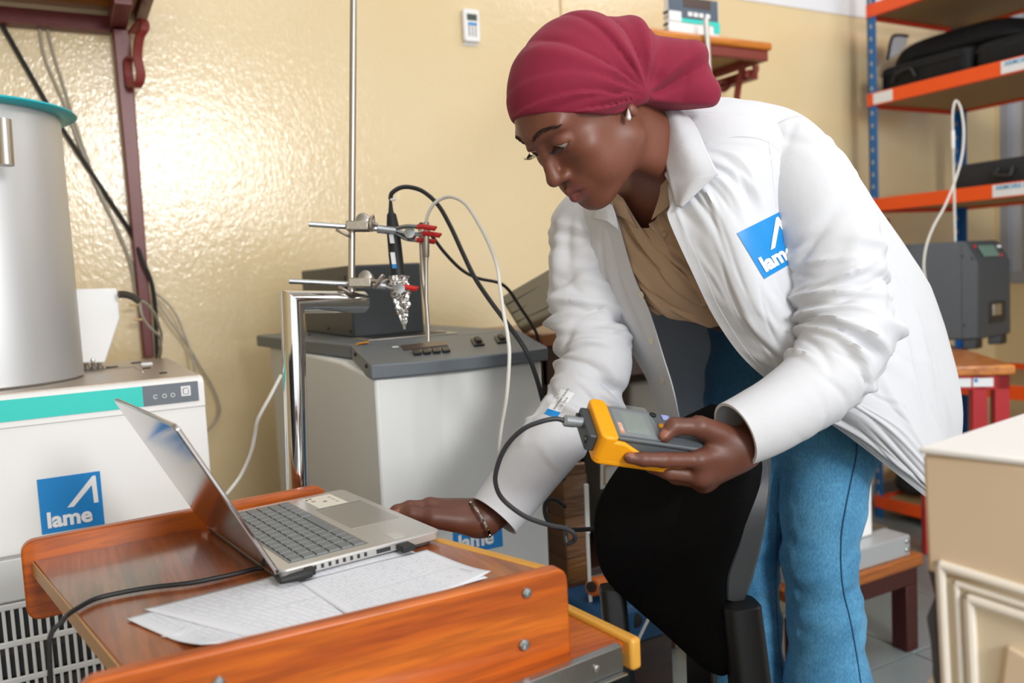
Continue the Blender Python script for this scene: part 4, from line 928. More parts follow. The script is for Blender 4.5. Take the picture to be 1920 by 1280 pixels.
# keyboard tray with slide rail
TZ = .693
ta, tb_ = PL(1184, 1207, 2, TZ), PL(1082, 1157, 2, TZ)
td = nrm(tb_-ta); to_ = V3(td[1], -td[0], 0); to_ = to_ if to_[0] > 0 else -to_
Lk = .44
MB().ob(ta-to_*.34-V3(0, 0, .016)+td*.014, td*(Lk-.028), to_*.34, V3(0, 0, .014)).build('keyboard_tray', M_['desk_wood_x'], DK, bevel=.001)
MB().ob(ta-V3(0, 0, .034), td*Lk, to_*.016, V3(0, 0, .038)).build('tray_edge', M_['edge_yellow'], DK, bevel=.005, seg=3)
rl = MB().ob(ta-to_*.33-V3(0, 0, .03)+td*.004, td*.011, to_*.32, V3(0, 0, .030)).ob(ta-to_*.33-V3(0, 0, .033)+td*-.004, td*.02, to_*.32, V3(0, 0, .003)).build('slide_rail', M_['zinc'], DK, bevel=.001)
screw(ta-to_*.05+td*.0035-V3(0, 0, .014), -td, .004, M_['steel'], rl)

# ================================================================== laptop
LA, LB, LC = PL(521, 1072, 2, .7785), PL(827, 993, 2, .7785), PL(618, 922, 2, .7785)
ls = nrm(LA-LB); lfv = LC-LB; lfv = nrm(lfv-ls*np.dot(lfv, ls)); LBk = LB
dpt, wid = .226, .316
LT = thing('laptop', 'open silver laptop with grey keys standing on the desk', 'laptop', (LB+ls*.11+lfv*.16)*[1, 1, 0]+V3(0, 0, DZ))
def LP_(u, v, w): return LB+ls*u+lfv*v+V3(0, 0, w)     # u from front edge to hinge, v along the front
M_['silver'] = mat('laptop_silver', '#cbc9c6', .33, .6, bump=.03, bscale=900)
M_['lid_silver'] = mat('laptop_lid_silver', '#b9b2ae', .10, .95, bump=.02, bscale=500)
MB().prism(rrect(LP_(0, 0, -.0125), ls*dpt, lfv*wid, .010), (0, 0, .0125)).build('base', M_['silver'], LT, bevel=.002)
MB().prism(rrect(LP_(.010, .006, -.0175), ls*(dpt-.012), lfv*(wid-.012), .012), (0, 0, .005)).build('bottom_cover', mat('laptop_bottom', '#4c4a4c', .5), LT, bevel=.001)
kb0u, kb1u, kb0v, kb1v = .102, .205, .022, .300
MB().prism([LP_(kb0u-.003, kb0v-.003, .0), LP_(kb1u+.003, kb0v-.003, .0), LP_(kb1u+.003, kb1v+.003, .0), LP_(kb0u-.003, kb1v+.003, .0)], (0, 0, .0002)).build('key_bed', mat('key_bed_grey', '#8b8b88', .45, .3), LT)
kmat = mat('key_grey', '#767a7c', .5)
rows = 6
ru = (kb1u-kb0u)/rows
for r in range(rows):
    if r == 0: spans = [1, 1, 1, 1.2, 5.2, 1.2, 1, 1, 1, 1]
    elif r == 5: spans = [.93]*15
    else: spans = [[1.3]+[1]*10+[2.2], [1.1]+[1]*11+[1.5], [1]*12+[1.6], [1]*13+[1]][r-1]
    tot = sum(spans); v = kb0v; sgn = 1
    for sp in spans:
        wv = sp/tot*(kb1v-kb0v)
        g = .0014
        q = [LP_(kb0u+r*ru+g, v+g, .0002), LP_(kb0u+(r+1)*ru-g, v+g, .0002), LP_(kb0u+(r+1)*ru-g, v+wv-g, .0002), LP_(kb0u+r*ru+g, v+wv-g, .0002)]
        cen = sum(q)/4; top = [cen+(p-cen)*.93+V3(0, 0, .0017) for p in q]
        m_ = MB().add(q+top, [(4, 5, 6, 7), (0, 1, 5, 4), (1, 2, 6, 5), (2, 3, 7, 6), (3, 0, 4, 7)])
        m_.build('key', kmat, LT, smooth=False, recalc=True)
        v += wv
MB().prism(rrect(LP_(.012, .095, .0), ls*.075, lfv*.125, .003), (0, 0, .0003)).build('touchpad', mat('touchpad', '#aeaba6', .28, .5), LT)
MB().prism([LP_(.012, .2215, .0), LP_(.087, .2215, .0), LP_(.087, .2235, .0), LP_(.012, .2235, .0)], (0, 0, .0008)).build('touchpad_rim', M_['chrome'], LT)
stk = MB().prism([LP_(.030, .232, .0), LP_(.078, .232, .0), LP_(.078, .300, .0), LP_(.030, .300, .0)], (0, 0, .0003)).build('palm_sticker', mat('sticker_cream', '#e6e2d4', .5), LT)
for (u, v, du, dv, c) in ((.052, .258, .006, .006, '#a0522d'), (.066, .270, .006, .008, '#b59a7a'), (.072, .286, .004, .006, '#444444'), (.066, .287, .003, .008, '#777777'), (.038, .245, .003, .01, '#b9a890'), (.038, .260, .003, .01, '#b9a890'), (.038, .275, .003, .01, '#b9a890')):
    MB().prism([LP_(u, v, .0003), LP_(u+du, v, .0003), LP_(u+du, v+dv, .0003), LP_(u, v+dv, .0003)], (0, 0, .0002)).build('sticker_mark', mat('mk'+c, c, .6) if 'mk'+c not in bpy.data.materials else bpy.data.materials['mk'+c], stk)
MB().prism([LP_(.05, .012, .0), LP_(.066, .012, .0), LP_(.066, .036, .0), LP_(.05, .036, .0)], (0, 0, .0003)).build('small_sticker', mat('sticker_silver', '#cfccc8', .4, .3), LT)
# side with ports (v = 0 face)
sv = -lfv
def SP_(u, w): return LP_(u, 0, w)+sv*.0003
def sport(nm, u0, u1, w0, w1, m): MB().prism([SP_(u0, w0), SP_(u1, w0), SP_(u1, w1), SP_(u0, w1)], sv*.0006).build(nm, m, LT)
for k in range(9): sport('vent', .112+k*.0098, .1155+k*.0098, -.0088, -.0038, M_['ink'])
sport('card_slot', .212-.01, .212+.004, -.0072, -.0058, M_['ink'])
sport('hdmi_port', .078, .098, -.0095, -.0042, M_['ink'])
MB().ob(LP_(.052, 0, -.0105)+sv*.001, ls*.018, sv*.020, V3(0, 0, .0075)).build('usb_dongle', M_['rubber'], LT, bevel=.001)
# lid
hA = LP_(dpt-.001, 0, -.004)
best = None
for th in np.linspace(math.radians(90), math.radians(175), 200):
    dv_ = -ls*math.cos(th)*-1; dv_ = ls*(-math.cos(th))+V3(0, 0, math.sin(th))
    q = hA+dv_*.226; z_ = np.dot(q-EYE, FWD); px_ = CX+F_PX*np.dot(q-EYE, RGT)/z_; py_ = CY-F_PX*np.dot(q-EYE, UPV)/z_
    e = (px_-335)**2+(py_-797)**2
    if best is None or e < best[0]: best = (e, th, dv_)
ld = best[2]; print('lid', best[0]**.5, math.degrees(best[1]))
ln = np.cross(lfv, ld); ln = ln if np.dot(ln, ls) > 0 else -ln       # outward (back of the lid)
lid = MB().prism(rrect(hA-lfv*.002, ld*.226, lfv*(wid+.012), .008), ln*.0055).build('lid', M_['lid_silver'], LT, bevel=.0015)
MB().prism(rrect(hA+lfv*.010+ld*.006-ln*.0012, ld*.212, lfv*(wid-.020), .004), ln*.0012).build('screen', mat('laptop_screen', '#15161a', .15), lid)
MB().tube([LP_(dpt-.004, .03, -.004), LP_(dpt-.004, wid-.03, -.004)], .0042, 12).build('hinge', mat('hinge_dark', '#3a3a3c', .4), LT)
hx, lm = hA+lfv*(wid*.5)+ld*.135+ln*.0056, None
# charger cable with its plug
PK = [LP_(.196, -.003, -.0075), LP_(.205, -.012, -.0075), LP_(.222, -.014, -.0075)]
CH = thing('charger_cable', 'black charger cable lying across the desk into the side of the laptop', 'cable', LP_(.205, -.02, -.02))
MB().ob(LP_(.186, -.0008, -.0115), ls*.012, sv*.012, V3(0, 0, .0095)).build('plug', M_['rubber'], CH, bevel=.002)
MB().tube([LP_(.193, -.012, -.007), LP_(.205, -.013, -.007), LP_(.232, -.013, -.007)], [.0055, .0062, .004], 12).build('plug_sleeve', M_['rubber'], CH)
cp_ = [LP_(.232, -.013, -.007)]+[PL(px, py, 2, DZ+.005) for px, py in ((500, 1064), (430, 1078), (360, 1092), (290, 1100), (230, 1110), (180, 1122), (145, 1140), (124, 1155))]
edge = PL(116, 1166, 2, DZ+.005)
cp_ += [edge, edge+V3(-.012, -.004, -.012), edge+V3(-.016, -.004, -.06), edge+V3(-.02, 0, -.2), edge+V3(-.03, .02, -.42)]
MB().tube(cr(cp_, 8), .0029, 10).build('cord', M_['rubber'], CH)

# ================================================================== papers on the desk
def paper_mat(seed):
    m = mat('printed_sheet_%d' % seed, '#e4e8f0', .6)
    nt, b = nodes_of(m); L = nt.links
    uv = nt.nodes.new('ShaderNodeUVMap'); uv.uv_map = 'sheet'
    sx = nt.nodes.new('ShaderNodeSeparateXYZ'); L.new(uv.outputs[0], sx.inputs[0])
    def mth(op, a, bb):
        n_ = nt.nodes.new('ShaderNodeMath'); n_.operation = op
        for k_, x_ in enumerate((a, bb)):
            if x_ is None: continue
            if isinstance(x_, (int, float)): n_.inputs[k_].default_value = x_
            else: L.new(x_, n_.inputs[k_])
        return n_.outputs[0]
    # horizontal rules in u (short direction lines) and word-like dashes
    row = mth('FRACT', mth('MULTIPLY', sx.outputs[0], 34), None)
    rule = mth('LESS_THAN', row, .09)
    inb = mth('MULTIPLY', mth('GREATER_THAN', sx.outputs[0], .06), mth('LESS_THAN', sx.outputs[0], .66))
    inb = mth('MULTIPLY', inb, mth('MULTIPLY', mth('GREATER_THAN', sx.outputs[1], .05), mth('LESS_THAN', sx.outputs[1], .95)))
    rule = mth('MULTIPLY', rule, inb)
    nz = nt.nodes.new('ShaderNodeTexNoise'); nz.inputs['Scale'].default_value = 1.0; nz.inputs['Detail'].default_value = 2
    cb = nt.nodes.new('ShaderNodeCombineXYZ'); L.new(mth('FLOOR', mth('MULTIPLY', sx.outputs[0], 34), None), cb.inputs[0]); L.new(mth('MULTIPLY', sx.outputs[1], 42), cb.inputs[1]); cb.inputs[2].default_value = seed*3.1
    L.new(cb.outputs[0], nz.inputs[0])
    word = mth('MULTIPLY', mth('GREATER_THAN', nz.outputs['Fac'], .58), mth('MULTIPLY', mth('GREATER_THAN', row, .35), mth('LESS_THAN', row, .8)))
    word = mth('MULTIPLY', word, mth('MULTIPLY', mth('GREATER_THAN', sx.outputs[0], .06), mth('LESS_THAN', sx.outputs[0], .95)))
    word = mth('MULTIPLY', word, mth('MULTIPLY', mth('GREATER_THAN', sx.outputs[1], .08), mth('LESS_THAN', sx.outputs[1], .92)))
    box = mth('MAXIMUM', mth('MULTIPLY', mth('LESS_THAN', mth('ABSOLUTE', mth('SUBTRACT', sx.outputs[0], .68), None), .0012), 1.0), mth('MULTIPLY', mth('LESS_THAN', mth('ABSOLUTE', mth('SUBTRACT', sx.outputs[1], .4), None), .003), mth('GREATER_THAN', sx.outputs[0], .2)))
    tot = mth('MINIMUM', mth('ADD', mth('MULTIPLY', rule, .55), mth('ADD', mth('MULTIPLY', word, .30), mth('MULTIPLY', box, .5))), 1.0)
    mx = nt.nodes.new('ShaderNodeMix'); mx.data_type = 'RGBA'; mx.inputs[6].default_value = (*lin('#e6e9f1'), 1); mx.inputs[7].default_value = (*lin('#7d879c'), 1)
    L.new(tot, mx.inputs[0]); L.new(mx.outputs[2], b.inputs['Base Color'])
    return m
def sheet(px4, z, curl, seed, label, zoff=0):
    q = [PL(px, py, 2, z) for px, py in px4]     # near-left, near-right, far-right, far-left
    n, m_ = 30, 22; G = np.zeros((n+1, m_+1, 3)); UVs = []
    for i in range(n+1):
        for j in range(m_+1):
            u, v = i/n, j/m_
            p = (q[0]*(1-u)+q[1]*u)*(1-v)+(q[3]*(1-u)+q[2]*u)*v
            h = 0
            for (cu, cv, rad, amp) in curl:
                d = math.hypot((u-cu)*1.4, v-cv)
                h += amp*max(0, 1-d/rad)**2
            h += .0008*math.sin(7*u+seed)*math.sin(5*v+seed)
            p = p+V3(0, 0, max(h, -.0003)); G[i, j] = p; UVs.append((u, v))
    mb = MB().grid(G)
    o = mb.build('paper_sheet', paper_mat(seed), None); me = o.data
    uvl = me.uv_layers.new(name='sheet')
    for lp in me.loops: uvl.data[lp.index].uv = UVs[lp.vertex_index]
    md = o.modifiers.new('thick', 'SOLIDIFY'); md.thickness = .0003
    tag(o, label, 'paper', 'printed sheets on the desk')
sheet([(300, 1195), (600, 1195), (880, 1098), (640, 1060)], DZ+.0010, [], 1, 'bottom printed sheet of the stack, peeking out along its near edge')
sheet([(378, 1222), (760, 1128), (640, 1045), (236, 1160)], DZ+.0020, [(0, 0, .45, .007)], 2, 'printed sheet with its left corner curling up, under the top sheet')
sheet([(470, 1196), (915, 1086), (742, 1021), (268, 1142)], DZ+.0030, [(1, 0.1, .35, .004)], 3, 'top printed sheet of the stack, lying against the laptop side')
sheet([(660, 1160), (921, 1079), (800, 1030), (560, 1090)], DZ+.0040, [(1, 0, .4, .005)], 4, 'printed sheet on the right of the stack with its end bent up')

# ================================================================== office chair
CHR = thing('office_chair', 'black office chair with fabric back turned to the desk, under the held meter', 'chair', (.75, .9, 0))
fab = mat('black_chair_fabric', '#0f0f10', .95, bump=.5, bscale=900, spec=.12)
shell_m = mat('chair_shell', '#4a4e53', .33, bump=.15, bscale=1200)
out_px = [(1330, 757, 1.238), (1255, 795, 1.254), (1180, 850, 1.274), (1128, 925, 1.291), (1114, 985, 1.295), (1120, 1045, 1.290), (1140, 1090, 1.282), (1175, 1125, 1.269), (1240, 1182, 1.233), (1310, 1245, 1.187), (1352, 1268, 1.160), (1372, 1240, 1.146), (1362, 1170, 1.141), (1358, 1090, 1.140), (1378, 1020, 1.136), (1402, 930, 1.133), (1412, 860, 1.139), (1405, 790, 1.163), (1380, 762, 1.192)]
OP = cr([U(*p) for p in out_px]+[U(*out_px[0])], 6)[:-1]
cen = sum(OP)/len(OP)
A_ = np.array(OP)-cen; _, _, Vt = np.linalg.svd(A_); cn = Vt[2]; cn = cn if np.dot(cn, FWD) < 0 else -cn    # towards the camera
def pad_rows(OP, back, bulge, thick):
    rows_ = []
    for s_, h_ in ((1.0, -thick), (1.0, -.004), (.985, .004), (.94, .010), (.82, .013), (.6, .015), (.35, .016), (.12, .016)):
        rows_.append([cen+(p-cen)*s_+cn*(h_+bulge*(1-s_*s_)) for p in OP])
    return rows_
rw = pad_rows(OP, 0, .012, .035)
mb = MB().grid(np.array(rw), closeu=True); mb.add(rw[-1], [tuple(range(len(OP)))]); mb.add(rw[0], [tuple(range(len(OP)))[::-1]])
mb.build('back_pad', fab, CHR, recalc=True, angle=60)
# plastic shell behind the pad: offset outline to the right
sh = [p-cn*.036 for p in OP]
ref = cen-cn*.036
rows_ = [[ref+(p-ref)*1.0+cn*.004 for p in sh], [ref+(p-ref)*1.012-cn*.0 for p in sh], [ref+(p-ref)*1.015-cn*.018 for p in sh], [ref+(p-ref)*.95-cn*.036 for p in sh], [ref+(p-ref)*.5-cn*.045 for p in sh]]
mb = MB().grid(np.array(rows_), closeu=True); mb.add(rows_[-1], [tuple(range(len(sh)))])
mb.build('back_shell', shell_m, CHR, recalc=True, angle=50)
# side arm of the shell: grey strip on the right
st = cr([U(1420, 850, 1.165), U(1424, 900, 1.165), U(1416, 960, 1.155), U(1403, 1020, 1.15), (U(1385, 1080, 1.15)), U(1377, 1125, 1.15)], 6)
wv_ = [.014, .015, .016, .018, .020, .014]
vs, fs = [], []
G = []
for i, p in enumerate(st):
    d = nrm(st[min(i+1, len(st)-1)]-st[max(i-1, 0)]); wside = nrm(RGT-d*np.dot(RGT, d)); dp_ = nrm(np.cross(d, wside)); dp_ = dp_ if np.dot(dp_, FWD) > 0 else -dp_
    w_ = np.interp(i/(len(st)-1)*5, range(6), wv_)
    G.append([p-wside*w_, p-wside*w_*.7-dp_*.006, p+wside*w_*.75-dp_*.005, p+wside*w_, p+wside*w_+dp_*.03, p-wside*w_+dp_*.03])
G = np.array(G); mb = MB().grid(G, closeu=True); mb.add(G[0], [tuple(range(6))]); mb.add(G[-1], [tuple(range(6))]); mb.build('side_strip', shell_m, CHR, recalc=True, angle=40)
# armrest posts on either side
def armpost(top, bot, rx, ry, nm):
    d = nrm(bot-top); mb_ = MB()
    a_, b_, _ = frame(d); rows__ = []
    for t_, s_ in ((0, .86), (.0, .9), (.02, 1.0), (.5, 1.02), (1.0, 1.05)):
        rows__.append([top+(bot-top)*t_+(abs(math.cos(th))**.5*math.copysign(1, math.cos(th))*rx*nrm(RGT-d*np.dot(RGT, d))+abs(math.sin(th))**.5*math.copysign(1, math.sin(th))*ry*nrm(FWD-d*np.dot(FWD, d)))*s_ for th in np.linspace(0, 2*math.pi, 33)[:-1]])
    mb_.grid(np.array(rows__), closeu=True); mb_.add(rows__[0], [tuple(range(32))]); mb_.add(rows__[-1], [tuple(range(32))])
    return mb_.build(nm, M_['black'], CHR, recalc=True, angle=45)
armpost(U(1387, 1128, 1.14), U(1408, 1300, 1.14), .025, .030, 'arm_post')
armpost(U(1147, 1098, 1.30), U(1168, 1300, 1.30), .020, .022, 'arm_post')
# seat, column and star base
sc0 = cen+V3(-.13, -.03, 0); szt_ = .43
MB().prism([V3(sc0[0]+.22*math.copysign(abs(math.cos(t))**.5, math.cos(t)), sc0[1]+.23*math.copysign(abs(math.sin(t))**.5, math.sin(t)), szt_-.06) for t in np.linspace(0, 2*math.pi, 41)[:-1]], (0, 0, .06)).build('seat', fab, CHR, bevel=.02, seg=3)
MB().tube([(sc0[0], sc0[1], .10), (sc0[0], sc0[1], szt_-.06)], .028, 16).build('gas_column', M_['black'], CHR)
MB().ob(V3(*cen[:2], szt_-.10)+V3(-.25, -.03, 0), V3(.27, 0, 0), V3(0, .06, 0), V3(0, 0, .03)).ob(V3(*cen[:2], szt_-.10)+V3(-.01, -.03, 0)-cn*.05, -cn*.02, V3(0, .06, 0), V3(0, 0, .32)).build('back_bar', M_['black'], CHR, bevel=.004)
for k in range(5):
    t = 2*math.pi*k/5+.75; e = V3(sc0[0]+.27*math.cos(t), sc0[1]+.27*math.sin(t), .075)
    lg = MB().tube([(sc0[0], sc0[1], .10), e], [.026, .016], 10).build('base_leg', M_['black'], CHR)
    MB().lathe([(.018, -.02), (.026, -.016), (.026, .016), (.018, .02)], (e[0], e[1], .0268), (math.cos(t+1.57), math.sin(t+1.57), 0), 18).build('caster', M_['rubber'], lg)

# ================================================================== cream cabinet corner in the foreground
cz = PL(1728, 838, 0, .672)[2]
P0 = U(1728, 838, .75); P1 = PL(1990, 866, 2, P0[2]); P2 = PL(1960, 762, 2, P0[2])
FC = thing('moulded_cabinet', 'cream painted cabinet with moulded door panel cutting into the right foreground', 'cabinet', (P0[0], P0[1], 0))
ff = P1-P0; fd = nrm(ff); fside = P2-P0
cabm = mat('cream_cabinet_paint', '#dac3a6', .5, var=.06, vscale=7)
wtm = mat('white_cabinet_top', '#ebe9e6', .4)
fno = nrm(np.cross(fd, (0, 0, 1))); fno = fno if np.dot(fno, FWD) < 0 else -fno
bb = lambda z: [V3(*(P0+fside*.0)[:2], z), V3(*P1[:2], z), V3(*(P1+fside)[:2], z), V3(*(P0+fside)[:2], z)]
def FCp(px, py): return PP(px, py, P0, fno)
zsp = FCp(1735, 1072)[2]
b0, b1 = bb(zsp), bb(P0[2]-.006)
b0 = [p+fd*.003*(i in (0, 3)) for i, p in enumerate(b0)]
MB().hexa(b0+b1).build('drawer_front', cabm, FC, bevel=.004, recalc=True)
c0_, c1_ = bb(0.0), bb(zsp)
c0_ = [p+fd*.015*(i in (0, 3)) for i, p in enumerate(c0_)]; c1_ = [p+fd*.012*(i in (0, 3)) for i, p in enumerate(c1_)]
MB().hexa(c0_+c1_).build('door', mat('cream_door_paint', '#ddcdb2', .5, var=.06, vscale=7), FC, bevel=.004, recalc=True)
jag = []
for k in range(13):
    z = zsp-k*.022; jag.append(V3(*(P0+fd*(.003+.003*math.sin(k*1.9)+.003*(k % 2))-fno*.004)[:2], z))
jb = [V3(*(P0+fd*.016-fno*.004)[:2], p[2]) for p in jag]
MB().prism(jag+jb[::-1], -fno*.02).build('worn_edge', mat('dark_worn_edge', '#4a4a50', .8), FC)
for z in (zsp-.105, zsp-.185):
    q = V3(*(P0+fd*.002-fno*.002)[:2], z); MB().prism([q, q+fd*.008-V3(0, 0, .02), q+fd*.012-V3(0, 0, .03), q+fd*.004+V3(0, 0, .008)], -fno*.004).build('paint_chip', mat('chip_pale', '#cbb8a6', .7) if 'chip_pale' not in bpy.data.materials else bpy.data.materials['chip_pale'], FC)
t0 = [p+fno*.002-fd*.002 for p in bb(P0[2]-.006)]
MB().prism(t0, (0, 0, .006)).build('top', wtm, FC, bevel=.002)
def mould(a, b, r, nm):
    if nm == 'moulding': MB().sphere(a, r, 10).build('moulding_corner', mat('moulding_cream', '#e2dacd', .45) if 'moulding_cream' not in bpy.data.materials else bpy.data.materials['moulding_cream'], FC)
    MB().tube([a, b], r, 10).build(nm, mat('moulding_cream', '#e2dacd', .45) if 'moulding_cream' not in bpy.data.materials else bpy.data.materials['moulding_cream'], FC)
k0_, k1_, k2_ = FCp(1764, 1058)+fno*.001, FCp(1990, 1128)+fno*.001, FCp(1782, 1400)+fno*.001
for (s_, r_) in ((0, .0046), (.0125, .0032), (.0225, .0050)):
    sh_ = nrm(k1_-k0_)*s_+nrm(k2_-k0_)*s_
    mould(k0_+sh_, k1_+nrm(k2_-k0_)*s_, r_, 'moulding'); mould(k0_+sh_, k2_+nrm(k1_-k0_)*s_, r_, 'moulding')
dia = [FCp(1890, 1205), FCp(1960, 1240), FCp(1945, 1340), FCp(1875, 1300)]
MB().prism([d_+fno*.0 for d_ in dia], fno*.006).build('raised_field', cabm, FC, bevel=.004)
# ================================================================== implicit surfaces for the person
def sd_cap(P, a, b, ra, rb):
    a, b = np.array(a, float), np.array(b, float); ba = b-a
    h = np.clip(((P-a)@ba)/max(ba@ba, 1e-12), 0, 1)
    return np.linalg.norm(P-a-h[:, None]*ba, axis=1)-(ra+(rb-ra)*h)
def sd_ell(P, c, r, Rm=None):
    q = P-np.array(c, float)
    if Rm is not None: q = q@Rm
    r = np.array(r, float); k0 = np.linalg.norm(q/r, axis=1); k1 = np.linalg.norm(q/(r*r), axis=1)
    return np.where(k1 > 1e-9, k0*(k0-1)/np.maximum(k1, 1e-9), -r.min())
def smin(a, b, k):
    h = np.clip(.5+.5*(b-a)/k, 0, 1); return b+(a-b)*h-k*h*(1-h)
def smax(a, b, k): return -smin(-a, -b, k)
def surface_nets(f, lo, hi, h, B=8, margin=1.5):
    lo, hi = np.array(lo, float), np.array(hi, float)
    nb = np.ceil((hi-lo)/(h*B)).astype(int)
    bi = np.stack(np.meshgrid(*[np.arange(n) for n in nb], indexing='ij'), -1).reshape(-1, 3)
    d = np.concatenate([f(c) for c in np.array_split(lo+(bi+.5)*B*h, max(1, len(bi)//60000))])
    bi = bi[np.abs(d) < B*h*.87*margin+h]
    N = nb*B+1
    off = np.stack(np.meshgrid(*[np.arange(B+1)]*3, indexing='ij'), -1).reshape(-1, 3)
    vals = np.empty((len(bi), (B+1)**3), np.float32); step = 400
    for s in range(0, len(bi), step):
        idx = (bi[s:s+step, None, :]*B+off[None]).reshape(-1, 3)
        vals[s:s+step] = f(lo+idx*h).reshape(-1, (B+1)**3)
    V = vals.reshape(-1, B+1, B+1, B+1); ins = V < 0
    c8 = [(i, j, k) for i in (0, 1) for j in (0, 1) for k in (0, 1)]
    cnt = sum(ins[:, i:i+B, j:j+B, k:k+B].astype(np.int8) for i, j, k in c8)
    act = np.argwhere((cnt > 0) & (cnt < 8))
    b_, x, y, z = act.T
    cell = bi[b_]*B+np.stack([x, y, z], 1)
    acc = np.zeros((len(act), 3)); n = np.zeros(len(act))
    cv = {c: V[b_, x+c[0], y+c[1], z+c[2]] for c in c8}
    for a in c8:
        for ax in range(3):
            if a[ax] == 0:
                b = list(a); b[ax] = 1; b = tuple(b); va, vb = cv[a], cv[b]; m = (va < 0) != (vb < 0)
                t = np.where(m, va/np.where(m, va-vb, 1), 0); p = np.tile(np.array(a, float), (len(act), 1)); p[:, ax] = t
                acc[m] += p[m]; n[m] += 1
    verts = lo+(cell+acc/n[:, None])*h
    key = (cell[:, 0]*N[1]+cell[:, 1])*N[2]+cell[:, 2]
    order = np.argsort(key); ks = key[order]
    def look(c):
        k = (c[:, 0]*N[1]+c[:, 1])*N[2]+c[:, 2]; i = np.clip(np.searchsorted(ks, k), 0, len(ks)-1)
        return np.where(ks[i] == k, order[i], -1)
    F = []
    for ax in range(3):
        e0 = ins[:, :B, :B, :B]; sl = [slice(None)]+[slice(0, B)]*3; sl[ax+1] = slice(1, B+1); e1 = ins[tuple(sl)]
        for sgn, msk in ((1, e0 & ~e1), (-1, ~e0 & e1)):
            q = np.argwhere(msk)
            if not len(q): continue
            c = bi[q[:, 0]]*B+q[:, 1:]
            u, v = (ax+1) % 3, (ax+2) % 3
            du = np.zeros(3, int); du[u] = 1; dv = np.zeros(3, int); dv[v] = 1
            qs = [look(c-du-dv), look(c-dv), look(c), look(c-du)]
            qs = np.stack(qs if sgn > 0 else qs[::-1], 1); F.append(qs[(qs >= 0).all(1)])
    return verts, np.concatenate(F)
def np_mesh(name, verts, faces, mats, parent, colors=None, smooth=True):
    off = np.zeros(3); p = parent
    while p is not None: off = off+np.array(p.location); p = p.parent
    me = bpy.data.meshes.new(name)
    me.vertices.add(len(verts)); me.vertices.foreach_set('co', (verts-off).astype(np.float32).ravel())
    me.loops.add(faces.size); me.loops.foreach_set('vertex_index', faces.astype(np.int32).ravel())
    me.polygons.add(len(faces)); me.polygons.foreach_set('loop_start', np.arange(0, faces.size, faces.shape[1], dtype=np.int32))
    me.update(calc_edges=True)
    me.polygons.foreach_set('use_smooth', [smooth]*len(faces))
    for m in (mats if isinstance(mats, list) else [mats]): me.materials.append(m)
    if colors is not None:
        a = me.color_attributes.new('tone', 'FLOAT_COLOR', 'POINT'); a.data.foreach_set('color', np.concatenate([colors, np.ones((len(colors), 1))], 1).astype(np.float32).ravel())
    me.validate()
    o = bpy.data.objects.new(name, me); COL.objects.link(o); o.parent = parent
    return o
def attr_mat(name, rough, bump=.0, bscale=300, spec=.5, sss=0, sheen=0):
    m = mat(name, '#888888', rough, bump=bump, bscale=bscale, spec=spec, sss=sss, sheen=sheen)
    nt, b = nodes_of(m); a = nt.nodes.new('ShaderNodeAttribute'); a.attribute_name = 'tone'; nt.links.new(a.outputs['Color'], b.inputs['Base Color']); return m
def noise3(P, sc, seed=0):     # cheap smooth pseudo noise
    q = P*sc+seed*1.7
    return (np.sin(q[:, 0]*1.0+1.3*np.sin(q[:, 1]*1.1+.5))+np.sin(q[:, 1]*1.2+1.7*np.sin(q[:, 2]*.9+1.1))+np.sin(q[:, 2]*1.1+1.5*np.sin(q[:, 0]*1.3+2.1)))/3

# ------------------------------------------------------------------ head frame (columns: her left, forward, up)
HR = np.array([[0.04355682, -0.70287538, -0.70997817], [-0.99873251, -0.01269285, -0.04870589], [-0.02522253, -0.71119976, 0.70253735]])
HC = np.array([0.68112139, 0.98972669, 1.33492999])
def HW(s, f, u): return HC+HR@V3(s, f, u)
PERSON = thing('person', 'person in white coat and maroon head scarf bending forward with a yellow meter', 'person', V3(*(U(1500, 700, 1.48)[:2]), 0))

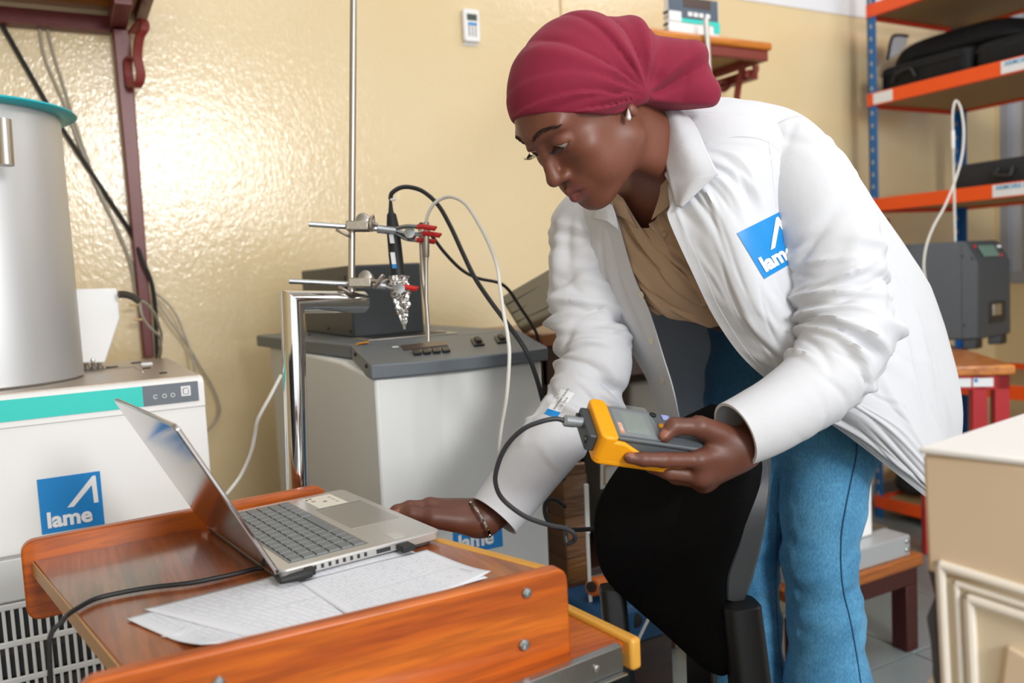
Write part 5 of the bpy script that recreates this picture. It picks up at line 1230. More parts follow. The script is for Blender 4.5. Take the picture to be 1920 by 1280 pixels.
def f_head(P):
    L = (P-HC)@HR; S = np.abs(L[:, 0]); M_S = np.stack([S, L[:, 1], L[:, 2]], 1)
    d = sd_ell(L, (0, -.015, .045), (.073, .092, .080))
    d = smin(d, sd_ell(L, (0, .034, .045), (.062, .062, .055)), .02)
    d = smin(d, sd_ell(L, (0, .030, -.020), (.062, .062, .075)), .02)
    d = smin(d, sd_cap(M_S, (.046, .002, -.043), (.014, .068, -.080), .021, .016), .025)
    d = smin(d, sd_ell(L, (0, .066, -.050), (.036, .034, .038)), .02)
    d = smin(d, sd_ell(L, (0, .078, -.083), (.0175, .0155, .0135)), .016)
    d = smin(d, sd_ell(M_S, (.043, .060, -.004), (.020, .020, .017)), .022)
    d = smin(d, sd_ell(M_S, (.036, .054, -.036), (.024, .026, .026)), .02)
    d = smin(d, sd_cap(M_S, (.006, .092, .047), (.046, .076, .047), .0085, .0075), .014)       # brow ridge
    d = smax(d, -sd_ell(M_S, (.031, .107, .025), (.016, .016, .0105)), .016)                     # sockets
    d = smin(d, sd_ell(M_S, (.0315, .0765, .0245), (.0162, .0148, .0142)), .005)                # lids
    # nose
    d = smin(d, sd_cap(L, (0, .089, .030), (0, .1065, -.012), .0070, .0094), .012)
    d = smin(d, sd_ell(L, (0, .1075, -.017), (.0102, .0104, .0088)), .008)
    d = smin(d, sd_ell(M_S, (.0126, .0972, -.0198), (.0070, .0096, .0066)), .006)
    d = smax(d, -sd_ell(M_S, (.0075, .1025, -.0280), (.0036, .0055, .0036)), .003)
    # mouth: muzzle, lips, slit
    d = smin(d, sd_ell(L, (0, .081, -.045), (.030, .019, .019)), .012)
    d = smin(d, sd_cap(M_S, (0, .1010, -.0415), (.0250, .0860, -.0478), .0080, .0034), .0035)
    d = smin(d, sd_cap(M_S, (0, .0985, -.0560), (.0220, .0860, -.0515), .0098, .0038), .0035)
    d = smax(d, -sd_cap(M_S, (0, .1110, -.0485), (.0255, .0900, -.0494), .0024, .0014), .002)
    d = smax(d, -sd_ell(L, (0, .103, -.0325), (.0028, .006, .007)), .004)                       # philtrum
    # eye opening: narrow slit below the lowered upper lid
    ey = M_S-np.array([.0315, .0765, .0245])
    ang = np.arctan2(ey[:, 2], ey[:, 1])
    lim = .0175*(1-np.clip(np.abs(ey[:, 0])/.0150, 0, 1)**2)
    slit = np.maximum(np.maximum(np.abs(ey[:, 2]+.0046)-lim*.25, .003-ey[:, 1]), np.linalg.norm(ey, axis=1)-.022)
    d = smax(d, -slit, .0012)
    # ear lobe
    d = smin(d, sd_ell(M_S, (.0700, -.012, -.013), (.006, .008, .010)), .004)
    return d
NB = U(1262, 305, 1.285)
SHL, SHR = U(1480, 305, 1.25), U(1120, 425, 1.44)
CH1 = U(1300, 480, 1.40)
WST = U(1440, 610, 1.47)
def f_upper(P):
    d = f_head(P)
    nk = sd_cap(P, HW(0, -.030, -.035), NB, .050, .050)
    nk = smin(nk, sd_cap(P, HW(.030, .010, -.055), NB+(SHL-NB)*.12+V3(-.03, -.02, -.02), .018, .016), .03)
    d = smin(d, nk, .022)
    t = sd_cap(P, NB, SHL, .045, .045); t = smin(t, sd_cap(P, NB, SHR, .045, .045), .03)
    t = smin(t, sd_cap(P, NB+(CH1-NB)*.25, CH1, .066, .095), .05)
    t = smin(t, sd_cap(P, CH1, U(1400, 560, 1.46), .095, .075), .05)
    t = smin(t, sd_cap(P, SHL, U(1592, 640, 1.175), .038, .030), .02); t = smin(t, sd_cap(P, SHR, U(1112, 690, 1.38), .038, .030), .02)
    return smin(d, t, .03)
SKIN = lin('#6b4030'); 
def skin_tone(V):
    L = (V-HC)@HR; n = len(V); c = np.tile(np.array(lin('#734433')), (n, 1))
    S = np.abs(L[:, 0])
    lip = (S < .027) & (L[:, 1] > .084) & (L[:, 2] < -.0375) & (L[:, 2] > -.0625)
    lw = np.clip(1-np.maximum(np.abs(L[:, 2]+.0495)-.0105, 0)/.004, 0, 1)*np.clip((.0275-S)/.004, 0, 1)*(L[:, 1] > .080)*(np.abs(L[:, 2]+.05) < .02)
    c = c*(1-lw[:, None])+np.array(lin('#7a463f'))*lw[:, None]
    v = (noise3(V, 40, 1)*.06+noise3(V, 130, 2)*.04)[:, None]
    return np.clip(c*(1+v), 0, 1)

# ------------------------------------------------------------------ hands: chains of joints (picture point and depth)
def chain(f_list, k=.006):
    def f(P):
        d = None
        for a, b, ra, rb, kk in f_list:
            c = sd_cap(P, a, b, ra, rb); d = c if d is None else smin(d, c, kk)
        return d
    return f
def hand_prims(wr, fore, thumb, fingers, rs=1.0, wr_r=.0245):
    W_ = U(*wr); Fo = U(*fore); pr = [(Fo, W_, .030, wr_r, .01)]
    mcps = [U(*f[0]) for f in fingers]
    for i, m in enumerate(mcps):
        pr.append((W_+(m-W_)*.12, m, .020*rs, (.0125, .0128, .0120, .0108)[i]*rs, .014))
    for a, b in zip(mcps[:-1], mcps[1:]): pr.append((a, b, .011*rs, .0105*rs, .010))
    c = sum(mcps)/4; pr.append((W_+(c-W_)*.3, W_+(c-W_)*.8, .021*rs, .015*rs, .014))
    T = [U(*t) for t in thumb]
    pr.append((W_+(T[0]-W_)*.5, T[1], .019*rs, .0145*rs, .012))
    pr.append((T[1], T[2], .0118*rs, .0112*rs, .005)); pr.append((T[2], T[3], .0108*rs, .0082*rs, .004))
    tips = [(T[2], T[3])]
    for i, f in enumerate(fingers):
        q = [U(*x) for x in f]; r = (.0098, .0100, .0094, .0082)[i]*rs
        for a, b, k0, k1 in zip(q[:-1], q[1:], (1.08, .98, .90), (1.0, .92, .74)): pr.append((a, b, r*k0, r*k1, .0035))
        tips.append((q[-2], q[-1]))
    return pr, tips
HL_ = hand_prims((1397, 836, 1.100), (1470, 770, 1.13), [(1368, 822, 1.085), (1312, 800, 1.072), (1263, 799, 1.066), (1246, 818, 1.060)],
                 [[(1310, 862, 1.068), (1243, 862, 1.052), (1206, 861, 1.046), (1180, 858, 1.044)], [(1313, 893, 1.078), (1254, 885, 1.075), (1224, 874, 1.088), (1204, 866, 1.10)],
                  [(1319, 903, 1.096), (1268, 895, 1.10), (1240, 881, 1.115), (1220, 868, 1.125)], [(1326, 904, 1.113), (1288, 896, 1.125), (1266, 884, 1.135), (1250, 874, 1.142)]])
HR_ = hand_prims((912, 973, 1.294), (985, 905, 1.332), [(868, 985, 1.277), (812, 970, 1.268), (772, 963, 1.268), (746, 969, 1.268)],
                 [[(806, 950, 1.294), (768, 951, 1.282), (744, 958, 1.276), (729, 967, 1.272)], [(806, 951, 1.316), (770, 955, 1.308), (746, 965, 1.302), (732, 977, 1.297)],
                  [(810, 957, 1.334), (775, 963, 1.330), (754, 975, 1.326), (744, 985, 1.322)], [(818, 967, 1.348), (790, 975, 1.344), (772, 985, 1.342), (764, 993, 1.340)]], 1.10, .026)
def bbox(prims, pad):
    q = np.array([p for a in prims for p in (a[0], a[1])]); return q.min(0)-pad, q.max(0)+pad
parts_v, parts_f, parts_c, o_ = [], [], [], 0
v, f = surface_nets(f_upper, HC-.45, HC+V3(.62, .42, .20), .0026)
parts_v.append(v); parts_f.append(f+o_); parts_c.append(skin_tone(v)); o_ += len(v)
for pr, tips in (HL_, HR_):
    lo, hi = bbox(pr, .035)
    v, f = surface_nets(chain(pr), lo, hi, .0018)
    c = np.tile(np.array(lin('#663c2d')), (len(v), 1))
    for a, b in tips:      # paler nails on the upper side of every finger tip
        d = nrm(b-a); q = v-b; al = q@d; rad = np.linalg.norm(q-al[:, None]*d, axis=1)
        upn = nrm(-FWD*.6+UPV*.8); up_ = (q-al[:, None]*d)@nrm(upn-d*np.dot(upn, d))
        m = (al > -.005) & (al < .0068) & (up_ > rad*.80) & (rad < .012)
        c[m] = np.array(lin('#93604d'))
    c = c*(1+(noise3(v, 90, 3)*.10+noise3(v, 30, 5)*.06)[:, None])
    parts_v.append(v); parts_f.append(f+o_); parts_c.append(np.clip(c, 0, 1)); o_ += len(v)
skin_m = attr_mat('deep_brown_skin', .47, bump=.12, bscale=420, spec=.5, sss=.06)
BODY = np_mesh('body', np.concatenate(parts_v), np.concatenate(parts_f), skin_m, PERSON, np.concatenate(parts_c))
from mathutils.bvhtree import BVHTree
def bvh_of(o):
    me = o.data; off = np.zeros(3); p = o
    while p is not None: off = off+np.array(p.location); p = p.parent
    n = len(me.vertices); co = np.empty(n*3); me.vertices.foreach_get('co', co); co = co.reshape(-1, 3)+off
    return BVHTree.FromPolygons([tuple(x) for x in co], [tuple(p.vertices) for p in me.polygons])
def cast(bvh, px, py, lift=.0):
    r = ray(px, py); rn = nrm(r); h = bvh.ray_cast(Vector(EYE), Vector(rn))
    if h[0] is None: return None
    return np.array(h[0])-rn*lift
bv_body = bvh_of(BODY)
# eyes
for s in (1, -1):
    c = HW(.0315*s, .0755, .0240)
    eb_ = MB()
    eb_.sphere(c, .0131, 24); e = eb_.build('eyeball', mat('eye_white', '#b9aca0', .2) if s == 1 else bpy.data.materials['eye_white'], PERSON)
    g = nrm(HR@V3(-.10 if s == 1 else -.05, .80, -.50))
    MB().lathe([(.0001, .0030), (.0030, .0027), (.0056, .0012), (.0062, 0)], c+g*.0108, g, 20, cap=False).build('iris', mat('iris_dark', '#1a0f0a', .08) if s == 1 else bpy.data.materials['iris_dark'], e)
    # brow: many short hairs over the ridge
    hb = MB()
    for k in range(84):
        t = k/83; ss = (.010+.043*t)*s
        w_ = .0027*(1-t)**.6+.0008
        u0 = .0485+.0075*math.sin(math.pi*min(1, t*1.15)*.75)-.006*t+rng.uniform(-w_, w_)
        # march from outside to the face
        ff = .125; 
        for _ in range(60):
            dd = f_head(HW(ss, ff, u0)[None])[0]
            if dd < .0005: break
            ff -= max(dd*.8, .0003)
        p = HW(ss, ff+.0003, u0); q = HW(ss+.0055*s, ff-.0018-.002*t, u0+.0022*(1-1.6*t))
        hb.tube([p, (p+q)/2+nrm(HR@V3(0, 1, 0))*.0008, q], [.00042, .00036, .00015], 4)
    hb.build('eyebrow', mat('brow_hair', '#271913', .8) if s == 1 else bpy.data.materials['brow_hair'], PERSON, recalc=True)
    lh = MB()
    for k in range(16):
        t = (k-7.5)/8; a = V3(.0315*s+.0135*t*s, .0765+.0150*math.sqrt(max(0, 1-(t*.86)**2)), .0208)
        b = a+V3(.003*t*s, .0075, -.0022); cc = a+V3(.0045*t*s, .011, .0015)
        lh.tube([HW(*a), HW(*b), HW(*cc)], [.0004, .0003, .0001], 4)
    lh.build('eyelashes', bpy.data.materials['brow_hair'], PERSON, recalc=True)
ep = cast(bv_body, 1177, 209, .001); ep = ep if ep is not None else HW(.075, -.01, -.02)
er = MB().lathe([(.0006, 0), (.0022, -.004), (.0040, -.010), (.0042, -.0125), (.0028, -.0155), (.0005, -.0165)], ep+V3(0, 0, .003)-FWD*.003, (0, 0, 1), 16)
er.build('earring', mat('pearl_silver', '#d9d4cf', .18, .6), PERSON)

# ------------------------------------------------------------------ head scarf
def f_scarf(P):
    L = (P-HC)@HR
    d = sd_ell(L, (0, -.010, .046), (.085, .107, .090))
    d = smin(d, sd_ell(L, (0, -.055, .036), (.074, .074, .068)), .03)
    d = smin(d, sd_cap(L, (.016, -.092, -.004), (.052, -.128, -.050), .066, .047), .03)
    d = smin(d, sd_cap(L, (.035, -.130, -.058), (.074, -.128, -.086), .034, .022), .02)
    # folds radiating from the gathered knot by the ear
    g = L-np.array([.078, -.042, -.012]); ang = np.arctan2(g[:, 2]-.25*g[:, 0], g[:, 1]); r = np.linalg.norm(g, axis=1)
    side = np.clip(.5+L[:, 0]/.06, .45, 1)
    w = ang+.055*np.sin(7*ang+1.1)+.05*np.sin(22*r+2*ang)+.025*noise3(L, 30, 2)
    saw = lambda x: (lambda fr: np.where(fr < .84, fr/.84, (1-fr)/.16))(x-np.floor(x))
    front = np.clip((ang-.02)/.12, 0, 1)*np.clip((1.55-ang)/.35, 0, 1)
    back = np.clip((ang-1.2)/.5, 0, 1)+np.clip((-.4-ang)/.4, 0, 1)
    hi = np.clip((1.05-ang)/.5, .25, 1)
    fold = front*hi*(saw(w*3.9+.15)-.5)*.0135+back*(np.sin(w*8+noise3(L, 14, 1)*1.3)*.0055+.0015*noise3(L, 50, 3))
    for a0, w0, dp in ((.17, .035, .004), (.36, .04, .005), (.62, .045, .0045), (1.32, .06, .009), (1.62, .05, .006), (2.05, .06, .006), (2.6, .08, .006), (-2.7, .10, .005)):
        x_ = ang+.06*np.sin(18*r+a0*5)-a0; fold = fold-dp*np.exp(-np.abs(x_)/w0)+dp*.35*np.exp(-((x_+w0*2.2)/(w0*1.3))**2)
    amp = np.clip(r/.05, 0, 1)*np.clip(1.25-r/.28, .35, 1)*side
    d = d-fold*amp
    d = d-.006*np.exp(-(r/.018)**2)+.010*np.exp(-((np.linalg.norm(g-np.array([.005, -.022, .004]), axis=1))/.012)**2)
    cutp = L[:, 2]-np.interp(L[:, 1], [-.30, -.09, -.054, -.026, .004, .024, .0465, .068, .087, .115], [-.30, -.075, -.034, -.018, -.004, .011, .034, .058, .080, .100])
    d = smax(d, -cutp/1.35, .003)
    d = np.maximum(d, -sd_ell(L, (.030, .045, -.055), (.052, .08, .085)))
    return d
v, f = surface_nets(f_scarf, HC-.27, HC+.27, .0024, margin=2.0)
scarf_m = mat('maroon_jersey', '#842038', .8, bump=.15, bscale=700, sheen=.06, var=.06, vscale=60, spec=.25)
SCARF = np_mesh('head_scarf', v, f, scarf_m, PERSON)
md = SCARF.modifiers.new('smooth', 'SMOOTH'); md.factor = .5; md.iterations = 4
# ------------------------------------------------------------------ jeans
def f_jeans(P):
    d = sd_cap(P, U(1432, 575, 1.475), U(1475, 715, 1.505), .104, .122)
    hl, hr = U(1550, 745, 1.455), U(1418, 745, 1.545)
    d = smin(d, sd_cap(P, hl, U(1557, 830, 1.45), .098, .084), .06); d = smin(d, sd_cap(P, hr, U(1418, 830, 1.55), .095, .082), .05)
    A = [U(1557, 830, 1.45), U(1542, 950, 1.445), U(1535, 1050, 1.44), U(1548, 1150, 1.45), U(1553, 1290, 1.46), U(1556, 1640, 1.48)]
    ra = [.080, .0655, .0570, .0590, .0690, .092]
    Bq = [U(1418, 830, 1.55), U(1408, 960, 1.545), U(1394, 1060, 1.54), U(1395, 1160, 1.545), U(1398, 1290, 1.55), U(1400, 1600, 1.56)]
    rb = [.079, .068, .059, .061, .072, .094]
    la = None; lb = None
    for i in range(5):
        a = sd_cap(P, A[i], A[i+1], ra[i], ra[i+1]); la = a if la is None else smin(la, a, .03)
        b = sd_cap(P, Bq[i], Bq[i+1], rb[i], rb[i+1]); lb = b if lb is None else smin(lb, b, .03)
    leg = np.minimum(la, lb)
    d = smin(d, leg, .012)
    z = P[:, 2]; kn = np.exp(-((z-.56)/.13)**2)
    th = np.arctan2(P[:, 1]-A[2][1], P[:, 0]-A[2][0])
    wr = kn*(.0013*np.sin(z*95+2.2*np.sin(th*1.5+P[:, 1]*12)+1)+.0010*np.sin(z*170+3*np.sin(th*2+1)))
    wr = wr+.0010*noise3(P, 18, 4)+.003*np.exp(-((z-.92)/.08)**2)*np.sin(z*80+30*P[:, 0]+18*P[:, 1])
    d = d-wr
    return np.maximum(d, .03-z)
v, f = surface_nets(f_jeans, V3(.80, .70, .02), V3(1.50, 1.50, 1.12), .0046, margin=1.6)
def jeans_mat():
    m = mat('denim', '#3f7fa8', .82, sheen=.1); nt, b = nodes_of(m); L = nt.links
    tc = nt.nodes.new('ShaderNodeTexCoord')
    n1 = nt.nodes.new('ShaderNodeTexNoise'); n1.inputs['Scale'].default_value = 7; n1.inputs['Detail'].default_value = 6; n1.inputs['Roughness'].default_value = .65
    mp = nt.nodes.new('ShaderNodeMapping'); mp.inputs['Scale'].default_value = (420, 420, 160); n2 = nt.nodes.new('ShaderNodeTexNoise'); n2.inputs['Scale'].default_value = 1.0
    L.new(tc.outputs['Object'], n1.inputs[0]); L.new(tc.outputs['Object'], mp.inputs[0]); L.new(mp.outputs[0], n2.inputs[0])
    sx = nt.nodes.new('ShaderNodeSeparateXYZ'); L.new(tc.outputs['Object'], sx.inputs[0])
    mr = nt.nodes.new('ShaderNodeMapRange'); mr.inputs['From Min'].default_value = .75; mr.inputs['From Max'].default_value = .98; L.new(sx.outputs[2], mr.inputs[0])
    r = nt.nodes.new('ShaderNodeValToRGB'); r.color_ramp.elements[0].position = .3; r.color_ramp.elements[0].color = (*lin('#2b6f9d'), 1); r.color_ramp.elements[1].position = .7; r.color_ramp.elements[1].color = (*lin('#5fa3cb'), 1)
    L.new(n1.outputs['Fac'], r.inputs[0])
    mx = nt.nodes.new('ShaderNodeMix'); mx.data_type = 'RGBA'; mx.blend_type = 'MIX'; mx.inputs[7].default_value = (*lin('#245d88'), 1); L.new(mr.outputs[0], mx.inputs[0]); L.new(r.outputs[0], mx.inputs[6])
    m2 = nt.nodes.new('ShaderNodeMix'); m2.data_type = 'RGBA'; m2.blend_type = 'OVERLAY'; m2.inputs[0].default_value = .55; L.new(mx.outputs[2], m2.inputs[6]); L.new(n2.outputs['Fac'], m2.inputs[7])
    L.new(m2.outputs[2], b.inputs['Base Color'])
    bp = nt.nodes.new('ShaderNodeBump'); bp.inputs['Strength'].default_value = .3; bp.inputs['Distance'].default_value = .001; L.new(n2.outputs['Fac'], bp.inputs['Height']); L.new(bp.outputs[0], b.inputs['Normal'])
    return m
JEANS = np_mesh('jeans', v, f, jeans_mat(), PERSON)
bj = bvh_of(JEANS)
def seam(pxs, r, nm, parent, bvh, m, lift=.0006, n=6):
    P = []
    for p in cr([V3(x, y, 0) for x, y in pxs], n):
        q = cast(bvh, p[0], p[1], lift)
        if q is not None: P.append(q)
    if len(P) > 2: return MB().tube(P, r, 6).build(nm, m, parent)
den_d = mat('denim_seam', '#24547a', .85)
seam([(1604, 800), (1606, 850), (1596, 900), (1586, 950), (1578, 1000), (1577, 1060), (1582, 1110), (1594, 1160), (1605, 1220), (1615, 1285)], .0014, 'side_seam', JEANS, bj, den_d)
for (dx, nm) in ((6, 'stitch_seam'),):
    seam([(1458, 960), (1457, 1020), (1455, 1080), (1456, 1140), (1460, 1200), (1468, 1280)], .0009, nm, JEANS, bj, den_d)
for (px, py, d_) in ((1556, 1700, 1.46), (1400, 1660, 1.55)):
    b = U(px, py, d_); 
    sh = MB().grid(np.array([[(b[0]+.0-.05+k[0], b[1]+k[1]*.042*w, z) for k in [(-.13+.26*(.5-.5*math.cos(t)), math.sin(t)) for t in np.linspace(0, 2*math.pi, 33)[:-1]]] for z, w in ((.002, .95), (.02, 1.0), (.04, .95), (.065, .7), (.075, .35))]), closeu=True)
    sh.build('shoe', M_['black'], PERSON, recalc=True)

# ------------------------------------------------------------------ cloth patches from control nets
def cr_mat(n, m):
    """weights (m x n) of a Catmull-Rom spline through n knots sampled at m points"""
    W_ = np.zeros((m, n))
    for i in range(m):
        x = i/(m-1)*(n-1); k = min(int(x), n-2); t = x-k
        ws = [-.5*t+t*t-.5*t**3, 1-2.5*t*t+1.5*t**3, .5*t+2*t*t-1.5*t**3, -.5*t*t+.5*t**3]
        for j, ww in zip((k-1, k, k+1, k+2), ws):
            if j < 0: W_[i, 0] += 2*ww; W_[i, 1] -= ww
            elif j >= n: W_[i, n-1] += 2*ww; W_[i, n-2] -= ww
            else: W_[i, j] += ww
    return W_
def patch(net, nu, nv):
    N = np.array(net, float); A, Bm = cr_mat(N.shape[0], nu), cr_mat(N.shape[1], nv)
    return np.einsum('ai,ijk,bj->abk', A, N, Bm)
def gnormals(G, closed=False):
    if closed: dv = np.roll(G, -1, 1)-np.roll(G, 1, 1)
    else: dv = np.gradient(G, axis=1)
    n = np.cross(np.gradient(G, axis=0), dv); return n/np.maximum(np.linalg.norm(n, axis=2, keepdims=True), 1e-9)
def folds(Uc, Vc, lst):
    """sum of ridge folds: (u0, v0, angle, length, width, amplitude) in cloth metres"""
    d = np.zeros_like(Uc)
    for u0, v0, an, ln, wd, am in lst:
        a = (Uc-u0)*math.cos(an)+(Vc-v0)*math.sin(an); b = -(Uc-u0)*math.sin(an)+(Vc-v0)*math.cos(an)
        b = b+.25*ln*(a/ln)**2*(1 if am > 0 else -1)*.4
        d += am*np.exp(-(b/wd)**2-(a/ln)**2)
    return d
M_['coat'] = mat('white_cotton', '#ced0d5', .75, bump=.3, bscale=34, bdist=.004, sheen=.0)
M_['coat'].use_backface_culling = False
NET = [
 [(1258, 392, 1.190), (1247, 300, 1.215), (1236, 230, 1.240), (1229, 198, 1.270), (1222, 192, 1.310), (1200, 230, 1.350), (1165, 300, 1.375), (1148, 348, 1.350), (1146, 374, 1.315)],
 [(1254, 412, 1.185), (1335, 330, 1.165), (1425, 262, 1.185), (1430, 206, 1.240), (1370, 190, 1.340), (1210, 240, 1.470), (1085, 352, 1.460), (1092, 400, 1.385), (1160, 420, 1.310)],
 [(1298, 510, 1.190), (1385, 430, 1.150), (1490, 390, 1.215), (1545, 290, 1.280), (1505, 232, 1.390), (1330, 330, 1.580), (1110, 480, 1.540), (1100, 500, 1.400), (1188, 515, 1.310)],
 [(1343, 600, 1.215), (1425, 550, 1.165), (1540, 540, 1.235), (1631, 425, 1.320), (1636, 412, 1.430), (1430, 520, 1.640), (1200, 600, 1.620), (1145, 600, 1.430), (1218, 585, 1.318)],
 [(1403, 680, 1.238), (1480, 650, 1.200), (1600, 640, 1.245), (1700, 535, 1.350), (1700, 515, 1.470), (1480, 660, 1.690), (1250, 680, 1.660), (1192, 672, 1.450), (1244, 668, 1.335)],
 [(1490, 748, 1.258), (1560, 740, 1.225), (1660, 730, 1.260), (1742, 640, 1.370), (1746, 622, 1.510), (1500, 715, 1.710), (1270, 760, 1.670), (1226, 742, 1.460), (1264, 735, 1.350)],
 [(1598, 822, 1.288), (1655, 810, 1.262), (1720, 800, 1.300), (1774, 765, 1.400), (1780, 750, 1.540), (1510, 745, 1.730), (1285, 850, 1.680), (1245, 835, 1.475), (1280, 815, 1.372)],
 [(1735, 930, 1.352), (1760, 915, 1.340), (1785, 890, 1.370), (1782, 870, 1.440), (1778, 850, 1.560), (1540, 775, 1.735), (1300, 930, 1.680), (1258, 920, 1.485), (1296, 900, 1.392)]]
NETW = [[U(*p) for p in r] for r in NET]
nu, nv = 150, 260
G = patch(NETW, nu, nv)
su = np.linspace(0, 1, nu)[:, None]*np.ones((1, nv)); sv_ = np.ones((nu, 1))*np.linspace(0, 1, nv)[None]
cu, cv = su*.80, sv_*1.6      # metres on the cloth: down, around
R2 = np.random.default_rng(11)
fl_ = []
for k in range(40): fl_.append((R2.uniform(.05, .75), R2.uniform(.03, .6), R2.uniform(-.5, .9), R2.uniform(.03, .08), R2.uniform(.004, .007), R2.uniform(-.003, .003)))
for k in range(26): fl_.append((R2.uniform(.05, .35), R2.uniform(.05, .30), R2.uniform(-.25, .5), R2.uniform(.05, .12), R2.uniform(.007, .014), R2.uniform(-.005, .006)))
for k in range(34): fl_.append((R2.uniform(.30, .78), R2.uniform(.02, .62), R2.uniform(-.5, .9), R2.uniform(.05, .14), R2.uniform(.008, .018), R2.uniform(-.006, .006)))
for k in range(16): fl_.append((R2.uniform(.1, .7), R2.uniform(1.15, 1.55), R2.uniform(-.3, .3), R2.uniform(.05, .15), R2.uniform(.008, .016), R2.uniform(-.005, .005)))
for k in range(20): fl_.append((R2.uniform(.1, .8), R2.uniform(.45, 1.2), R2.uniform(-.6, .6), R2.uniform(.06, .14), R2.uniform(.010, .02), R2.uniform(-.005, .005)))
def Gc_px(G, px, py):   # distance on the cloth from the chest print
    r = nrm(ray(px, py)); q = G-EYE; t = q@r; dd = np.linalg.norm(q-t[..., None]*r, axis=-1)
    return np.where(t < 1.32, dd, 9)
# folds falling from the shoulder seam on the left chest
for k in range(6): fl_.append((.13+.01*k, .12+.033*k, .15+.05*k, .07, .008, .0055 if k % 2 else -.004))
edge_f = np.clip(np.minimum(sv_, 1-sv_)/.03, .15, 1)
_q = (Gc_px(G, 1452, 455)); edge_f = edge_f*(1-.85*np.exp(-(_q/.075)**4))
Dp = folds(cu, cv, fl_)*edge_f
Nn = gnormals(G); 
if np.dot(Nn[40, 30], FWD) > 0: Nn = -Nn
Gc = G+Nn*Dp[..., None]
mb = MB().grid(Gc); COAT = mb.build('lab_coat', M_['coat'], PERSON, recalc=False, angle=80)
bcoat = bvh_of(COAT)
md = COAT.modifiers.new('thick', 'SOLIDIFY'); md.thickness = .0016; md.offset = 0
# plackets: raised strips along both front edges
def strip(nm, Gs, h, parent, m, flip=False):
    n_ = gnormals(Gs)
    if np.dot(n_[len(n_)//2, 0], FWD) > 0: n_ = -n_
    top = Gs+n_*h; rows_ = [np.stack([Gs[i, 0]-n_[i, 0]*.001]+list(top[i])+[Gs[i, -1]]) for i in range(len(Gs))]
    return MB().grid(np.array(rows_)).build(nm, m, parent, angle=70)
strip('front_placket', Gc[2:, 0:7], .0014, COAT, M_['coat']); strip('front_placket', Gc[2:, -9:], .0014, COAT, M_['coat'])
btn = mat('cream_button', '#d9d2c0', .35)
def button(bvh, px, py, r, parent, m, nm='button'):
    q = cast(bvh, px, py, .001)
    if q is None: return
    h = bvh.ray_cast(Vector(EYE), Vector(nrm(ray(px, py)))); n_ = np.array(h[1]); n_ = n_ if np.dot(n_, FWD) < 0 else -n_
    o = MB().lathe([(r*.95, 0), (r, r*.15), (r*.9, r*.3), (r*.62, r*.2), (r*.2, r*.18)], q+n_*.001, n_, 18).build(nm, m, parent)
    a, b, _ = frame(n_)
    for sx_, sy_ in ((1, 1), (1, -1), (-1, 1), (-1, -1)): MB().lathe([(r*.1, 0), (r*.1, r*.05)], q+n_*(.001+r*.18)+(a*sx_+b*sy_)*r*.2, n_, 8).build('button_hole', M_['ink'], o) if parent is PERSON else None
for (px, py) in ((1203, 551), (1222, 638), (1243, 713)): button(bcoat, px, py, .0062, COAT, btn)
# left sleeve, right sleeve
def sleeve(path, rad, nm, fl_, seed, cuff_from, n1=150, n2=110, flat=1.0):
    P = np.array([U(*p) for p in path]); A = cr_mat(len(P), n1); C_ = A@P; r_ = np.clip(A@np.array(rad), .01, 1)
    T = np.gradient(C_, axis=0); T /= np.linalg.norm(T, axis=1, keepdims=True)
    S = np.concatenate([[0], np.cumsum(np.linalg.norm(np.diff(C_, axis=0), axis=1))])
    a = nrm(-FWD-T[0]*np.dot(-FWD, T[0])); th = np.linspace(0, 2*math.pi, n2, endpoint=False)
    G = np.zeros((n1, n2, 3)); Nr = np.zeros((n1, n2, 3))
    for i in range(n1):
        a = nrm(a-T[i]*np.dot(a, T[i])); b = np.cross(T[i], a)
        Nr[i] = np.cos(th)[:, None]*a+np.sin(th)[:, None]*b; G[i] = C_[i]
    Sg = S[:, None]*np.ones((1, n2)); Tg = np.ones((n1, 1))*th[None]*.055
    D = np.zeros_like(Sg)
    for s0, t0, an, ln, wd, am in fl_:
        dt = (Tg-t0+.1728) % .3456-.1728
        a_ = (Sg-s0)*math.sin(an)+dt*math.cos(an); b_ = (Sg-s0)*math.cos(an)-dt*math.sin(an)
        b_ = b_+.9*a_*a_*(1 if am > 0 else -1)
        D += am*np.exp(-(b_/wd)**2-(a_/ln)**2)
    fade = np.clip((cuff_from-Sg/S[-1])/.03, 0, 1); D = D*(.12+.88*fade)
    G = G+Nr*(r_[:, None]+D)[..., None]
    return G, S, Nr
def sfolds(seed, S0, elbow, n_el, n_gen, n_long):
    R_ = np.random.default_rng(seed); L_ = []
    for k in range(n_el): L_.append((elbow+R_.normal(0, .055), R_.uniform(0, .3456), R_.normal(0, .28), R_.uniform(.03, .075), R_.uniform(.0050, .0085), R_.choice([-1, 1, 1])*R_.uniform(.0045, .0115)))
    for k in range(n_el): L_.append((elbow+R_.normal(0, .07), R_.uniform(0, .3456), R_.normal(0, .45), R_.uniform(.018, .05), R_.uniform(.0030, .0050), R_.choice([-1, 1, 1])*R_.uniform(.0025, .0055)))
    for k in range(n_gen): L_.append((R_.uniform(.03, S0), R_.uniform(0, .3456), R_.normal(0, .7), R_.uniform(.025, .065), R_.uniform(.005, .010), R_.choice([-1, 1])*R_.uniform(.002, .0065)))
    for k in range(n_long): L_.append((R_.uniform(.0, elbow*.8), R_.uniform(0, .3456), 1.35+R_.normal(0, .2), R_.uniform(.05, .11), R_.uniform(.008, .014), R_.choice([-1, 1])*R_.uniform(.003, .006)))
    return L_
